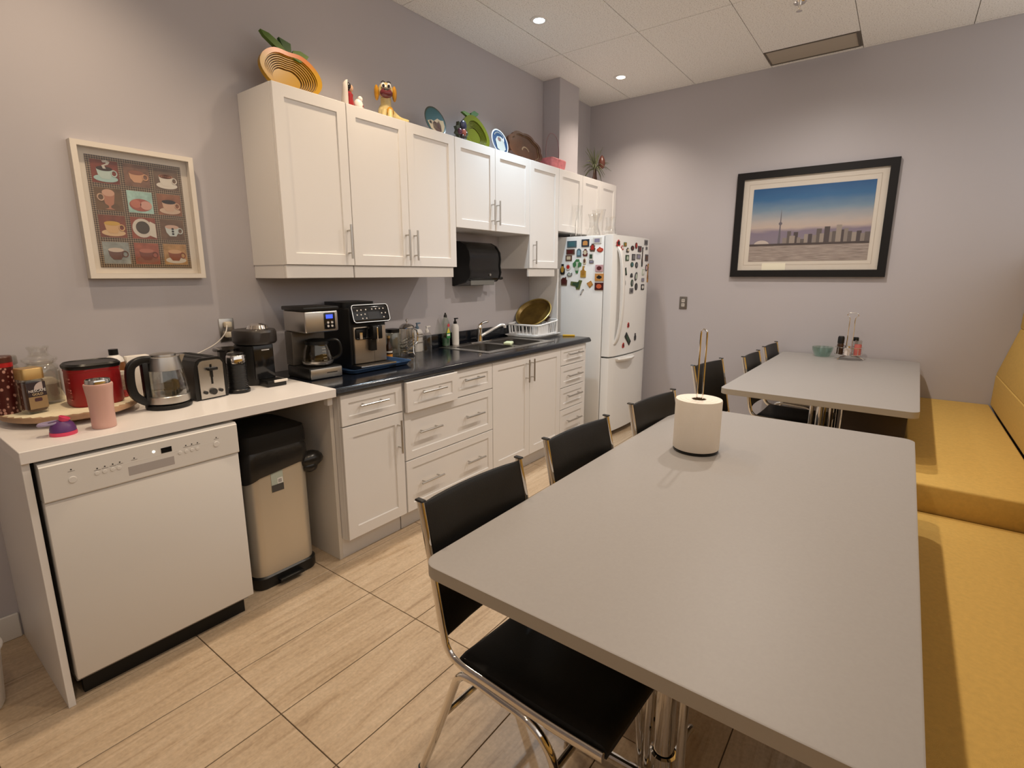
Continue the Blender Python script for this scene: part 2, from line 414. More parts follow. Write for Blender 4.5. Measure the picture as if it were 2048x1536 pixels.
YB, YF = -0.600, -0.620       # base carcass front, base door front
def base(label, x0, x1, fronts):
    t = thing('base_cabinet', label, 'cabinet', ((x0 + x1) / 2, 0, 0), 0, 'white base cabinets')
    ox = (x0 + x1) / 2
    xa, xb = x0 - ox + 0.0005, x1 - ox - 0.0005
    if 'sink' in label:      # open-topped carcass so the bowls hang inside
        B().box(xa, xb, YB, -0.001, 0.11, 0.70).box(xa, xa + 0.016, YB, -0.001, 0.70, 0.868).box(xb - 0.004, xb, YB, -0.001, 0.70, 0.868).box(xa, xb, YB, YB + 0.018, 0.70, 0.868).obj('body', white, t)
    else: carcass(xa, xb, YB, -0.001, 0.11, 0.868, t)
    B().box(x0 - ox + 0.0005, x1 - ox - 0.0005, -0.556, -0.54, 0, 0.1095).obj('toe_kick', white, t)
    for kind, a, b_, z0, z1, hs, pull in fronts:
        d = panel_front(a - ox, b_ - ox, z0, z1, YF - pull, 0.058 if kind == 'door' else 0.045)
        if pull: d.box(a - ox + 0.02, b_ - ox - 0.02, YB - 0.001, YF - pull + 0.02, z0 + 0.02, z1 - 0.02)
        d = d.obj(kind, white, t)
        for (hx0, hz0, hx1, hz1) in hs: bar_handle((hx0 - ox, YF - pull, hz0), (hx1 - ox, YF - pull, hz1), d)
    return t
base('narrow white base cabinet with one drawer over one door, next to the bin', 1.132, 1.5175,
     [('drawer', 1.132, 1.5175, 0.710, 0.868, [(1.225, 0.803, 1.40, 0.803)], 0), ('door', 1.132, 1.5175, 0.115, 0.706, [(1.476, 0.49, 1.476, 0.672)], 0)])
base('wide white drawer cabinet with one top drawer pulled slightly open', 1.5245, 2.291,
     [('drawer', 1.5245, 1.925, 0.700, 0.868, [(1.614, 0.803, 1.80, 0.803)], 0.03), ('drawer', 1.925, 2.291, 0.700, 0.868, [(1.992, 0.801, 2.173, 0.801)], 0),
      ('drawer', 1.5245, 2.291, 0.420, 0.697, [(1.611, 0.572, 1.787, 0.572), (2.0, 0.567, 2.172, 0.567)], 0),
      ('drawer', 1.5245, 2.291, 0.115, 0.417, [(1.612, 0.27, 1.791, 0.27), (2.007, 0.27, 2.177, 0.27)], 0)])
base('white sink cabinet with two tall doors and upright handles', 2.293, 3.150,
     [('door', 2.293, 2.7215, 0.115, 0.868, [(2.673, 0.677, 2.673, 0.84)], 0), ('door', 2.7215, 3.150, 0.115, 0.868, [(2.737, 0.677, 2.737, 0.84)], 0)])
base('narrow white cabinet with four small stacked drawers at the fridge end', 3.152, 3.545,
     [('drawer', 3.152, 3.545, z0, z1, [(3.235, zh, 3.46, zh)], 0) for z0, z1, zh in ((0.722, 0.868, 0.808), (0.541, 0.719, 0.632), (0.361, 0.538, 0.465), (0.115, 0.358, 0.255))])
tag(B().box(3.5465, 3.595, -0.598, -0.001, 0, 0.868, 0.001, 1).obj('end_panel', white), 'white filler end panel closing the base cabinets beside the fridge', 'panel')

tag(B().box(3.602, 3.618, -0.30, -0.001, 0.911, 1.478, 0.001, 1).obj('gable_panel', white), 'white upright gable panel between the dish rack and the fridge', 'panel')
# white worktop and its side panel over dishwasher and bin
tag(B().box(0.0, 1.104, -0.635, -0.001, 0.8695, 0.909, 0.0015, 1).obj('white_worktop', white_counter), 'white laminate worktop over the dishwasher and the bin', 'counter')
tag(B().box(0.002, 0.022, -0.618, -0.001, 0, 0.869, 0.001, 1).obj('side_panel', white), 'white upright panel carrying the left end of the white worktop', 'panel')
tag(B().box(1.111, 1.1300, -0.56, -0.001, 0, 0.8685, 0.001, 1).obj('cabinet_side_panel', mat('cream_panel', (0.70, 0.66, 0.60, 1), 0.45)), 'cream side panel of the base cabinets next to the bin', 'panel')
tag(B().box(1.080, 1.108, -0.595, -0.565, 0.825, 0.8685, 0.001, 1).obj('support_block', white), 'small white block under the right end of the white worktop', 'block')

# black postformed worktop with sink cut-outs and upstand
stone = bpy.data.materials.new('black_speckled_laminate'); stone.use_nodes = True
nt = stone.node_tree; b = nt.nodes['Principled BSDF']
tc = nt.nodes.new('ShaderNodeTexCoord'); n = nt.nodes.new('ShaderNodeTexNoise'); n.inputs['Scale'].default_value = 220; n.inputs['Detail'].default_value = 4
nt.links.new(tc.outputs['Object'], n.inputs['Vector'])
r = nt.nodes.new('ShaderNodeValToRGB'); e = r.color_ramp.elements
e[0].position = 0.5; e[0].color = (0.004, 0.005, 0.008, 1); e[1].position = 0.75; e[1].color = (0.022, 0.026, 0.038, 1)
nt.links.new(n.outputs['Fac'], r.inputs['Fac']); nt.links.new(r.outputs['Color'], b.inputs['Base Color'])
b.inputs['Roughness'].default_value = 0.16
SX0, SX1, SY0, SY1 = 2.395, 3.185, -0.50, -0.075           # hole
t = thing('black_worktop', 'glossy black speckled worktop with a rolled front edge around the sink', 'counter', (1.105, 0, 0.869))
def post(x0, x1):
    pr = [(SY0, 0.0), (-0.625, 0.0)] + arc(-0.625, 0.0165, 0.0165, 1.5 * PI, PI, 5)[1:] + arc(-0.618, 0.0165 + 0.0075, 0.0165, PI, PI / 2, 6)[1:] + [(SY0, 0.0405)]
    return pr
wt = B().prism(post(0, 1), 'x', 0.0005, 2.50)
wt.box(0.0005, SX0 - 1.105, SY0, -0.0015, 0, 0.0405).box(SX1 - 1.105, 2.50, SY0, -0.0015, 0, 0.0405).box(SX0 - 1.105, SX1 - 1.105, SY1, -0.0015, 0, 0.0405)
wt.obj('worktop', stone, t)
B().box(2.245 - 1.105, 2.50, -0.021, -0.0015, 0.041, 0.135, 0.003, 2).obj('upstand', stone, t)

# sink
t = thing('sink', 'double bowl stainless steel sink set in the black worktop', 'sink', (2.79, -0.29, 0.9095))
sk = B()
rim_o = rrect(-0.415, 0.415, -0.235, 0.235, 0.03, 6)
sk2 = []
def bowl(x0, x1, y0, y1, d):
    b = B()
    L = [[(x, y, z) for x, y in rrect(x0 + i, x1 - i, y0 + i, y1 - i, rr, 6)] for i, z, rr in ((0, 0.003, 0.05), (0.006, 0.0, 0.05), (0.012, -d + 0.03, 0.05), (0.03, -d + 0.006, 0.05), (0.06, -d, 0.05))]
    b.rings(L, False, True)
    return b
rim = B()
for a in ((-0.415, -0.354, -0.235, 0.235), (0.351, 0.415, -0.235, 0.235), (-0.354, 0.351, -0.235, -0.175), (-0.354, 0.351, 0.155, 0.235), (-0.02, 0.02, -0.175, 0.155)):
    rim.box(*a, 0.0006, 0.0036)
rim.obj('rim', steel, t)
bowl(-0.355, -0.019, -0.176, 0.156, 0.17).obj('bowl', mat('shaded_bowl_steel', (0.27, 0.26, 0.25, 1), 0.28, 1.0), t)  # darker than the rim steel: shade inside the bowls put into the colour
bowl(0.019, 0.352, -0.176, 0.156, 0.17).obj('bowl', mat('shaded_bowl_steel', (0.27, 0.26, 0.25, 1), 0.28, 1.0), t)
for sx in (-0.195, 0.195): B().lathe([(0.0, -0.166), (0.03, -0.1655), (0.042, -0.1665), (0.042, -0.1695), (0, -0.1695)], (sx, -0.01, 0), 24).obj('drain', chrome, t)

# tap
t = thing('kitchen_tap', 'chrome single lever kitchen tap with a long low spout', 'tap', (2.80, -0.085, 0.9131))
B().box(-0.12, 0.12, -0.028, 0.028, 0, 0.006, 0.003, 2).obj('deck_plate', chrome, t)
B().lathe([(0.0, 0.005), (0.026, 0.005), (0.024, 0.03), (0.021, 0.09), (0.023, 0.105), (0.022, 0.12), (0.014, 0.132), (0, 0.134)], seg=24).obj('tap_body', chrome, t)
B().tube(smooth_pts([(0.0, -0.01, 0.045), (0.05, -0.035, 0.07), (0.11, -0.07, 0.105), (0.155, -0.095, 0.125), (0.18, -0.11, 0.122)], 5), [0.012] * 21, 12).cyl((0.182, -0.111, 0.102), 0.012, 0.02).obj('spout', mat('white_chrome', (0.8, 0.8, 0.8, 1), 0.2, 0.5), t)
B().tube(smooth_pts([(0, 0, 0.128), (0.02, -0.02, 0.150), (0.06, -0.04, 0.158)], 5), [0.013, 0.012, 0.011, 0.010, 0.009, 0.009, 0.009, 0.009, 0.009, 0.010, 0.008], 10).obj('lever', chrome, t)
tag(B().box(-0.045, 0.045, -0.03, 0.03, 0, 0.022, 0.008, 3).rot(0.4, 'Z').obj('dish_sponge', mat('pale_green_sponge', (0.55, 0.62, 0.42, 1), 0.9, bump=0.5), loc=(2.80, -0.37, 0.9132)), 'pale green sponge lying on the sink divider', 'sponge')

# ------------------------------------------------------------------ dishwasher
t = thing('dishwasher', 'white built-in dishwasher with a button panel along its top', 'dishwasher', (0.336, 0, 0))
B().box(-0.296, 0.296, -0.585, -0.02, 0.06, 0.852, 0.002, 1).obj('body', mat('dishwasher_tub', (0.3, 0.29, 0.28, 1), 0.5), t)
B().box(-0.3, 0.3, -0.631, -0.587, 0.093, 0.7285, 0.004, 2).obj('door', white_app, t)
cp = B().prism([(-0.587, 0.731), (-0.634, 0.731), (-0.640, 0.736), (-0.640, 0.848), (-0.630, 0.857), (-0.587, 0.857)], 'x', -0.3, 0.3).obj('control_panel', white_app, t)
B().box(-0.28, 0.28, -0.575, -0.55, 0.0, 0.0925).obj('kick_plate', black_matt, t)
fx = lambda x: x - 0.336
B().box(fx(0.262), fx(0.404), -0.6408, -0.639, 0.753, 0.784, 0.0004, 1).obj('grip_recess', mat('recess_grey', (0.42, 0.39, 0.38, 1), 0.5), cp)
B().box(fx(0.366), fx(0.400), -0.6412, -0.639, 0.804, 0.823).obj('display_window', black_gloss, cp)
for x in (0.176, 0.197, 0.219, 0.237, 0.425, 0.446, 0.466, 0.485):
    B().lathe([(0, 0.0025), (0.006, 0.002), (0.0072, 0.0), (0, 0)], seg=16).rot(PI / 2, 'X').move(fx(x), -0.6402, 0.790).obj('button', white_app, cp)
for x in (0.112, 0.553):
    B().lathe([(0, 0.003), (0.010, 0.0025), (0.0115, 0.0), (0, 0)], seg=20).rot(PI / 2, 'X').move(fx(x), -0.6402, 0.789).obj('round_button', white_app, cp)
for x, z in ((0.178, 0.806), (0.199, 0.807), (0.221, 0.808), (0.241, 0.809), (0.283, 0.811), (0.447, 0.812), (0.467, 0.812), (0.487, 0.812), (0.112, 0.823), (0.555, 0.815)):
    B().cyl((fx(x), -0.6412, z), 0.0022, 0.0012, 'y', seg=10).obj('indicator', dark_ink, cp)
    B().box(fx(x) - 0.009, fx(x) + 0.009, -0.6406, -0.6398, z - 0.0065, z - 0.005).obj('caption', grey_ink, cp)
B().cyl((fx(0.343), -0.6414, 0.817), 0.0045, 0.0014, 'y', seg=14).obj('status_light', mat('status_lit', (1, 1, 0.9, 1), 0.4, emit=((1, 0.97, 0.85, 1), 1.5)), cp)
B().box(fx(0.19), fx(0.575), -0.6406, -0.6396, 0.7985, 0.7995).obj('trim_line', lamp_white, cp)

# ------------------------------------------------------------------ step bin
t = thing('step_bin', 'brushed steel pedal bin with a black liner hanging over its rim under the white worktop', 'bin', (0.868, -0.37, 0))
bsteel = mat('bin_steel', (0.66, 0.61, 0.52, 1), 0.38, 0.75)
def rr3(x, y0, y1, z, r): return [(a, b_, z) for a, b_ in rrect(-x, x, y0, y1, r, 8)]
B().rings([rr3(0.152, -0.135, 0.17, 0.0, 0.05), rr3(0.157, -0.14, 0.175, 0.01, 0.05), rr3(0.157, -0.14, 0.175, 0.055, 0.05), rr3(0.15, -0.133, 0.17, 0.062, 0.05)]).obj('base', black, t)
B().rings([rr3(0.150, -0.132, 0.17, 0.06, 0.055), rr3(0.150, -0.132, 0.17, 0.62, 0.055)]).obj('can', bsteel, t)
B().box(-0.06, 0.06, -0.168, -0.13, 0.018, 0.032, 0.004, 2).obj('pedal', black, t)
# liner folded over the rim with a wavy hem
lin = []
outl = rrect(-0.155, 0.155, -0.138, 0.175, 0.057, 10)
def hem(x, y):
    if y > 0.05: return 0.50
    return 0.515 + 0.058 * max(0.0, math.cos((x - 0.03) / 0.18 * PI / 2))
bag = mat('black_bin_bag', (0.012, 0.011, 0.010, 1), 0.28, bump=0.5, bscale=40)
B().rings([[(x, y, hem(x, y)) for x, y in outl], [(x * 1.03, y * 1.03 - 0.004, hem(x, y) + 0.04) for x, y in outl], [(x * 1.02, y * 1.02, 0.635) for x, y in outl], [(x * 0.96, y * 0.96, 0.66) for x, y in outl]], False, True).obj('bin_liner', bag, t)
B().ball((0.170, -0.108, 0.550), 0.066, 0.046, 0.042, 12).ball((0.158, -0.120, 0.520), 0.040, 0.034, 0.030, 10).obj('liner_knot', bag, t)
lidp = rrect(-0.158, 0.158, -0.14, 0.178, 0.058, 8)
B().rings([[(x, y, 0.661) for x, y in lidp], [(x, y, 0.70) for x, y in lidp], [(x * 0.97, y * 0.97 + 0.002, 0.735) for x, y in lidp], [(x * 0.7, y * 0.7 + 0.01, 0.755) for x, y in lidp]]).obj('lid', black_matt, t)
lb = B().box(-0.045, 0.012, -0.1335, -0.1325, 0.455, 0.56).obj('label_sticker', mat('sage_sticker', (0.42, 0.47, 0.40, 1), 0.6), t)
B().box(-0.045, 0.012, -0.1345, -0.1336, 0.455, 0.488).obj('label_band', mat('dark_sticker', (0.06, 0.055, 0.05, 1), 0.6), lb)
B().box(-0.016, 0.009, -0.1345, -0.1336, 0.49, 0.516).obj('bar_code_patch', lamp_white, lb)
for k in range(5): B().box(-0.012 + k * 0.0036, -0.0105 + k * 0.0036, -0.135, -0.1346, 0.494, 0.512).obj('bar_code_line', dark_ink, lb)

# ------------------------------------------------------------------ fridge
t = thing('fridge', 'white bottom-freezer refrigerator covered with souvenir magnets', 'refrigerator', (4.128, 0, 0))
FW = 0.389
fr_white = mat('fridge_enamel', (0.83, 0.83, 0.82, 1), 0.34, bump=0.05, bscale=500)
B().box(-FW, FW, -0.665, -0.03, 0.03, 1.7515, 0.006, 2).obj('cabinet', fr_white, t)
def fdoor(z0, z1):
    ps = [(-FW, -0.672)]
    n = 14
    fr_ = [(-FW + 2 * FW * k / n, -0.752 - 0.028 * (1 - (2 * k / n - 1) ** 2)) for k in range(n + 1)]
    fr_[0] = (-FW + 0.004, -0.742); fr_[-1] = (FW - 0.004, -0.742)
    poly = [(-FW, -0.672), (-FW, -0.735)] + fr_ + [(FW, -0.735), (FW, -0.672)]
    return B().prism(poly, 'z', z0, z1)
fdoor_y = lambda x: -0.752 - 0.028 * (1 - ((x - 4.128) / FW) ** 2)
d1 = fdoor(0.732, 1.752).obj('fridge_door', fr_white, t)
d2 = fdoor(0.055, 0.718).obj('freezer_drawer', fr_white, t)
B().box(-FW + 0.01, FW - 0.01, -0.6715, -0.6655, 0.055, 1.745).obj('door_gasket', mat('gasket_grey', (0.12, 0.12, 0.12, 1), 0.7), t)
B().box(-FW + 0.02, FW - 0.02, -0.66, -0.62, 0, 0.029).obj('plinth', black_matt, t)
hp = smooth_pts([(-0.315, -0.757, 1.655), (-0.313, -0.785, 1.60), (-0.309, -0.808, 1.45), (-0.306, -0.815, 1.25), (-0.309, -0.808, 1.05), (-0.313, -0.785, 0.90), (-0.315, -0.757, 0.84)], 5)
B().tube(hp, 0.014, prof=[(-0.022, -0.010), (0.022, -0.010), (0.022, 0.006), (0.014, 0.012), (-0.014, 0.012), (-0.022, 0.006)], upv=(1, 0, 0)).obj('door_handle', white_app, d1)
B().rings([[(x, y, z) for x, y in pl] for pl, z in (([(-0.30, -0.755), (0.02, -0.775), (0.0, -0.80), (-0.10, -0.815), (-0.22, -0.805), (-0.29, -0.785)], 0.712), ([(-0.30, -0.755), (0.02, -0.775), (0.0, -0.815), (-0.10, -0.832), (-0.22, -0.82), (-0.29, -0.79)], 0.70), ([(-0.29, -0.755), (0.01, -0.775), (-0.01, -0.81), (-0.10, -0.826), (-0.21, -0.814), (-0.28, -0.785)], 0.682))]).obj('drawer_handle', white_app, d2)
# ------------------------------------------------------------------ tables, chairs, bench
table_top = mat('grey_laminate', (0.33, 0.31, 0.295, 1), 0.46, spec=0.4, var=0.02, vscale=120)
table_edge = mat('grey_edge_band', (0.42, 0.375, 0.31, 1), 0.45)
def table(name, label, x, y, L, Wd, z, rot, peds):
    t = thing(name, label, 'table', (x, y, 0), rot)
    pl = rrect(0, L, -Wd, 0, 0.045, 7)
    ins = rrect(0.002, L - 0.002, -Wd + 0.002, -0.002, 0.043, 7)
    B().rings([[(a, b_, z - 0.0012) for a, b_ in pl], [(a, b_, z - 0.0003) for a, b_ in ins], [(a, b_, z) for a, b_ in rrect(0.004, L - 0.004, -Wd + 0.004, -0.004, 0.042, 7)]]).obj('tabletop', table_top, t)
    B().rings([[(a, b_, z - 0.034) for a, b_ in ins], [(a, b_, z - 0.033) for a, b_ in pl], [(a, b_, z - 0.0013) for a, b_ in pl]]).obj('edge_band', table_edge, t)
    for px in peds:
        p = B().cyl((px, -Wd / 2, 0.035), 0.027, z - 0.075, seg=24).obj('pedestal_column', chrome, t)
        B().lathe([(0.03, 0.0), (0.036, 0.002), (0.036, 0.03), (0.03, 0.034)], (px, -Wd / 2, 0.12), 24, cap=False).obj('collar', chrome, p)
        for s in (-1, 1):
            B().cyl((px + s * 0.03, -Wd / 2 + s * 0.055, 0.035), 0.012, z - 0.075, seg=14).obj('support_rod', chrome, p)
        f = B()
        f.tube([(px - 0.02, -Wd / 2 - 0.30, 0.012), (px, -Wd / 2 - 0.26, 0.03), (px, -Wd / 2, 0.04), (px, -Wd / 2 + 0.26, 0.03), (px - 0.02, -Wd / 2 + 0.30, 0.012)], 0.0115, 10)
        f.tube([(px - 0.26, -Wd / 2, 0.0125), (px - 0.22, -Wd / 2, 0.03), (px, -Wd / 2, 0.045), (px + 0.22, -Wd / 2, 0.03), (px + 0.26, -Wd / 2, 0.0125)], 0.0115, 10)
        f.obj('foot_cross', chrome, t)
        B().box(px - 0.14, px + 0.14, -Wd / 2 - 0.14, -Wd / 2 + 0.14, z - 0.046, z - 0.0345, 0.002, 1).obj('mounting_plate', black_matt, t)
    return t
table('dining_table', 'long grey laminate table in the foreground with the paper towel roll on it', 0.4926, -1.8326, 1.918, 0.9668, 0.7453, -0.0067, (0.42, 1.45))
table('dining_table', 'grey laminate table against the far wall under the city picture', 2.8042, -1.9096, 1.835, 0.9231, 0.7807, -0.0198, (0.55, 1.35))

bar_prof = ell(0, 0, 0.0125, 0.0075, 14)
def chair(label):
    """chrome and vinyl chair, facing local -y; origin under the backrest"""
    t = thing('dining_chair', label, 'chair', (0, 0, 0), 0, 'black vinyl chairs on the kitchen side of the tables')
    Wc = 0.425
    for s in (-1, 1):
        x = s * (Wc / 2 - 0.008)
        pth = smooth_pts([(x, 0.0, 0.86), (x, -0.022, 0.76), (x, -0.048, 0.63), (x, -0.070, 0.52), (x, -0.090, 0.468), (x, -0.135, 0.447), (x, -0.25, 0.443), (x, -0.40, 0.440), (x, -0.545, 0.446)], 5)
        fr_ = B().tube(pth, 0.012, prof=[(b_, a) for a, b_ in bar_prof], upv=(1, 0, 0)).obj('side_rail', chrome, t)
        B().box(x - 0.008, x + 0.008, -0.0145, 0.0145, 0.8595, 0.8655, 0.002, 1).obj('rail_cap', black, fr_)
        x2 = s * (Wc / 2 - 0.010)
        leg = smooth_pts([(x2, 0.035, 0.012), (x2, -0.03, 0.17), (x2, -0.095, 0.34), (x2, -0.125, 0.405), (x2, -0.17, 0.424), (x2, -0.27, 0.420), (x2, -0.345, 0.414), (x2, -0.395, 0.385), (x2, -0.425, 0.33), (x2, -0.445, 0.20), (x2, -0.46, 0.012)], 5)
        lg = B().tube(leg, 0.0112, 12).obj('leg_frame', chrome, t)
        for fy in (0.037, -0.460): B().cyl((x2, fy, 0), 0.013, 0.014, seg=12).obj('foot_glide', black, lg)
    B().tube([(-Wc / 2 + 0.012, -0.425, 0.33), (Wc / 2 - 0.012, -0.425, 0.33)], 0.009, 10).obj('front_stretcher', chrome, t)
    B().tube([(-Wc / 2 + 0.012, -0.06, 0.25), (Wc / 2 - 0.012, -0.06, 0.25)], 0.009, 10).obj('rear_stretcher', chrome, t)
    # seat: upholstered slab with soft edges, slightly dished
    xs = [-0.195, -0.19, -0.17, -0.09, 0, 0.09, 0.17, 0.19, 0.195]
    def seat_sec(y, th, dz):
        topz = [0.450, 0.458, 0.462, 0.458, 0.456, 0.458, 0.462, 0.458, 0.450]
        return [(x, y, z + dz) for x, z in zip(xs, topz)] + [(x, y, 0.462 - th + dz) for x in xs[::-1]]
    B().rings([seat_sec(-0.118, 0.016, -0.004), seat_sec(-0.128, 0.026, 0.0), seat_sec(-0.3, 0.028, -0.003), seat_sec(-0.50, 0.028, 0.002), seat_sec(-0.535, 0.026, 0.0), seat_sec(-0.548, 0.016, -0.010)]).obj('seat', vinyl, t)
    # backrest: bowed pad between the rails
    def bs(z, y, th):
        out = []
        for k in range(9):
            x = -0.196 + 0.392 * k / 8; bow = 0.018 * (1 - (x / 0.196) ** 2)
            out.append((x, y + bow - th / 2 * (0.5 if k in (0, 8) else 1), z))
        for k in range(8, -1, -1):
            x = -0.196 + 0.392 * k / 8; bow = 0.018 * (1 - (x / 0.196) ** 2)
            out.append((x, y + bow + th / 2 * (0.5 if k in (0, 8) else 1), z))
        return out
    B().rings([bs(0.500, -0.076, 0.010), bs(0.508, -0.074, 0.020), bs(0.62, -0.051, 0.024), bs(0.75, -0.025, 0.024), bs(0.842, -0.005, 0.022), bs(0.853, -0.003, 0.010)]).obj('backrest', vinyl, t)
    return t
CH = [((0.765, -1.775), -0.04, 'nearest black vinyl chair with chrome frame at the foreground table'),
      ((1.385, -1.765), -0.08, 'second nearest black vinyl chair with chrome frame, at the middle of the foreground table'),
      ((2.035, -1.805), -0.12, 'black vinyl chair with chrome frame just behind the paper towel roll'),
      ((3.205, -1.72), -0.16, 'black vinyl chair with chrome frame at the near end of the far table'),
      ((3.775, -1.865), -0.03, 'black vinyl chair pushed in at the middle of the far table'),
      ((4.42, -1.875), -0.04, 'black vinyl chair at the far table closest to the far wall')]
c0 = None
for (x, y), rz, lab in CH:
    if c0 is None:
        c0 = chair(lab); c0.location = (x, y, 0); c0.rotation_euler = (0, 0, rz)
    else: dup(c0, (x, y, 0), rz, lab)

# mustard bench in two heights along the right side
mustard = mat('mustard_fabric', (0.61, 0.39, 0.095, 1), 0.8, bump=0.35, bscale=600, var=0.06, vscale=60)
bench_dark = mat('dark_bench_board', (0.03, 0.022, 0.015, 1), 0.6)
def cushion(b, x0, x1, y0, y1, z0, z1): return b.box(x0, x1, y0, y1, z0, z1, 0.012, 3)
t = thing('bench', 'low mustard upholstered bench seat beside the foreground table', 'bench', (0, -3.05, 0))
cushion(B(), -2.4, 2.553, -0.245, 0.235, 0.24, 0.383).obj('seat', mustard, t)
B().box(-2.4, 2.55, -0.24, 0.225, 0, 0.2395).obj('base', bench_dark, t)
t = thing('bench', 'raised mustard upholstered bench seat beside the far table', 'bench', (0, -3.05, 0))
cushion(B(), 2.56, 4.661, -0.245, 0.235, 0.37, 0.5097).obj('seat', mustard, t)
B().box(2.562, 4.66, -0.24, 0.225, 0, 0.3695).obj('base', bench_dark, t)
t = thing('backrest_bench', 'mustard upholstered bench backrest with three seamed bands along the right wall', 'bench', (0, -3.30, 0))
for nm, pr in (('lower_band', [(0.0, 0.512), (0.0, 0.722), (-0.004, 0.727), (-0.06, 0.727), (-0.06, 0.512)]),
               ('middle_band', [(-0.004, 0.730), (-0.002, 0.736), (-0.078, 1.054), (-0.086, 1.060), (-0.14, 1.060), (-0.07, 0.730)]),
               ('upper_band', [(-0.082, 1.063), (-0.078, 1.072), (-0.085, 1.55), (-0.10, 1.57), (-0.30, 1.57), (-0.15, 1.063)])):
    B().prism(pr, 'x', -2.4, 4.66).obj(nm, mustard, t)
t = thing('storage_box', 'dark brown box standing under the far table against the bench', 'box', (3.22, -2.655, 0))
bd = mat('dark_brown_board', (0.045, 0.03, 0.02, 1), 0.55, var=0.25, vscale=5)
B().box(-0.12, 0.12, -0.145, 0.145, 0.0, 0.68, 0.004, 2).obj('body', bd, t)
B().box(-0.128, 0.128, -0.152, 0.152, 0.681, 0.70, 0.004, 2).obj('lid', bd, t)

# paper towel roll on its wire holder
t = thing('paper_towel_roll', 'white paper towel roll standing on the foreground table', 'paper towel', (1.722, -2.110, 0.7455))
paper = mat('paper_white', (0.80, 0.74, 0.66, 1), 0.9, bump=0.3, bscale=500)
B().lathe([(0.0265, 0.012), (0.085, 0.012), (0.087, 0.016), (0.087, 0.205), (0.0855, 0.209), (0.07, 0.2085), (0.069, 0.2095), (0.05, 0.2085), (0.049, 0.2095), (0.032, 0.2085), (0.028, 0.2088), (0.0265, 0.206), (0.0265, 0.012)], seg=48, cap=False).obj('roll', paper, t)
B().lathe([(0.0, 0.02), (0.0262, 0.02), (0.0262, 0.207), (0.0245, 0.207), (0.0245, 0.19), (0, 0.19)], seg=24).obj('core', mat('shaded_brown_card', (0.10, 0.06, 0.03, 1), 0.9), t)  # dark tone and shallow floor stand for shade inside the hollow card tube
t = thing('towel_holder', 'chrome wire paper towel holder with a tall looped rod', 'holder', (1.722, -2.110, 0.7455))
B().lathe([(0.0, 0.0), (0.083, 0.0), (0.085, 0.003), (0.085, 0.008), (0.08, 0.011), (0, 0.0115)], seg=40).obj('base', black, t)
lp = smooth_pts([(0.004, 0.011, 0.012), (0.004, 0.011, 0.30), (0.004, 0.0115, 0.455), (0.004, 0.008, 0.474), (0.004, 0, 0.480), (0.004, -0.008, 0.474), (0.004, -0.0115, 0.455), (0.004, -0.011, 0.30), (0.004, -0.011, 0.012)], 5)
B().tube(lp, 0.0035, 8).obj('loop_rod', chrome, t)
# ------------------------------------------------------------------ things on the white worktop
Z = 0.9092
# round tray with a scalloped doily
t = thing('serving_tray', 'round raised wooden tray holding the coffee jars on the white worktop', 'tray', (0.235, -0.215, Z))
wood = mat('pale_wood', (0.42, 0.26, 0.15, 1), 0.5, var=0.25, vscale=14)
B().lathe([(0, 0), (0.13, 0), (0.135, 0.012), (0.13, 0.016), (0, 0.016)], seg=48).obj('foot', wood, t)
B().lathe([(0, 0.0165), (0.19, 0.0165), (0.203, 0.022), (0.206, 0.030), (0.204, 0.040), (0, 0.040)], seg=64).obj('disc', wood, t)
t2 = tag(B().rings([[((0.198 + 0.006 * math.cos(i * 2 * PI / 4)) * math.cos(2 * PI * i / 160), (0.198 + 0.006 * math.cos(i * 2 * PI / 4)) * math.sin(2 * PI * i / 160), z) for i in range(160)] for z in (0, 0.0012)]).obj('doily', mat('cream_doily', (0.78, 0.70, 0.50, 1), 0.9, bump=0.6, bscale=90), loc=(0.235, -0.215, Z + 0.0402)), 'cream scalloped doily covering the round wooden tray', 'doily')
ZT = Z + 0.0418
# tin with coffee bean print
bean = bpy.data.materials.new('bean_print'); bean.use_nodes = True
nt = bean.node_tree; b = nt.nodes['Principled BSDF']
tc = nt.nodes.new('ShaderNodeTexCoord'); vo = nt.nodes.new('ShaderNodeTexVoronoi'); vo.inputs['Scale'].default_value = 85
mp = nt.nodes.new('ShaderNodeMapping'); mp.inputs['Scale'].default_value = (1, 1, 0.75); nt.links.new(tc.outputs['Object'], mp.inputs[0]); nt.links.new(mp.outputs[0], vo.inputs['Vector'])
r = nt.nodes.new('ShaderNodeValToRGB'); e = r.color_ramp.elements
e[0].position = 0.28; e[0].color = (0.55, 0.30, 0.24, 1); e[1].position = 0.42; e[1].color = (0.07, 0.008, 0.006, 1)
nt.links.new(vo.outputs['Distance'], r.inputs['Fac']); nt.links.new(r.outputs['Color'], b.inputs['Base Color']); b.inputs['Roughness'].default_value = 0.35
t = thing('bean_tin', 'red tin printed with coffee beans at the left edge of the tray', 'tin', (0.058, -0.20, ZT))
red = mat('red_paint', (0.42, 0.01, 0.012, 1), 0.35)
B().cyl((0, 0, 0), 0.035, 0.165, seg=32).obj('tin_body', bean, t)
B().cyl((0, 0, 0.1655), 0.0352, 0.016, seg=32).obj('red_band', red, t)
B().lathe([(0, 0.204), (0.033, 0.203), (0.036, 0.199), (0.036, 0.182), (0, 0.182)], seg=32).obj('lid', mat('brown_lid', (0.08, 0.025, 0.015, 1), 0.35), t)
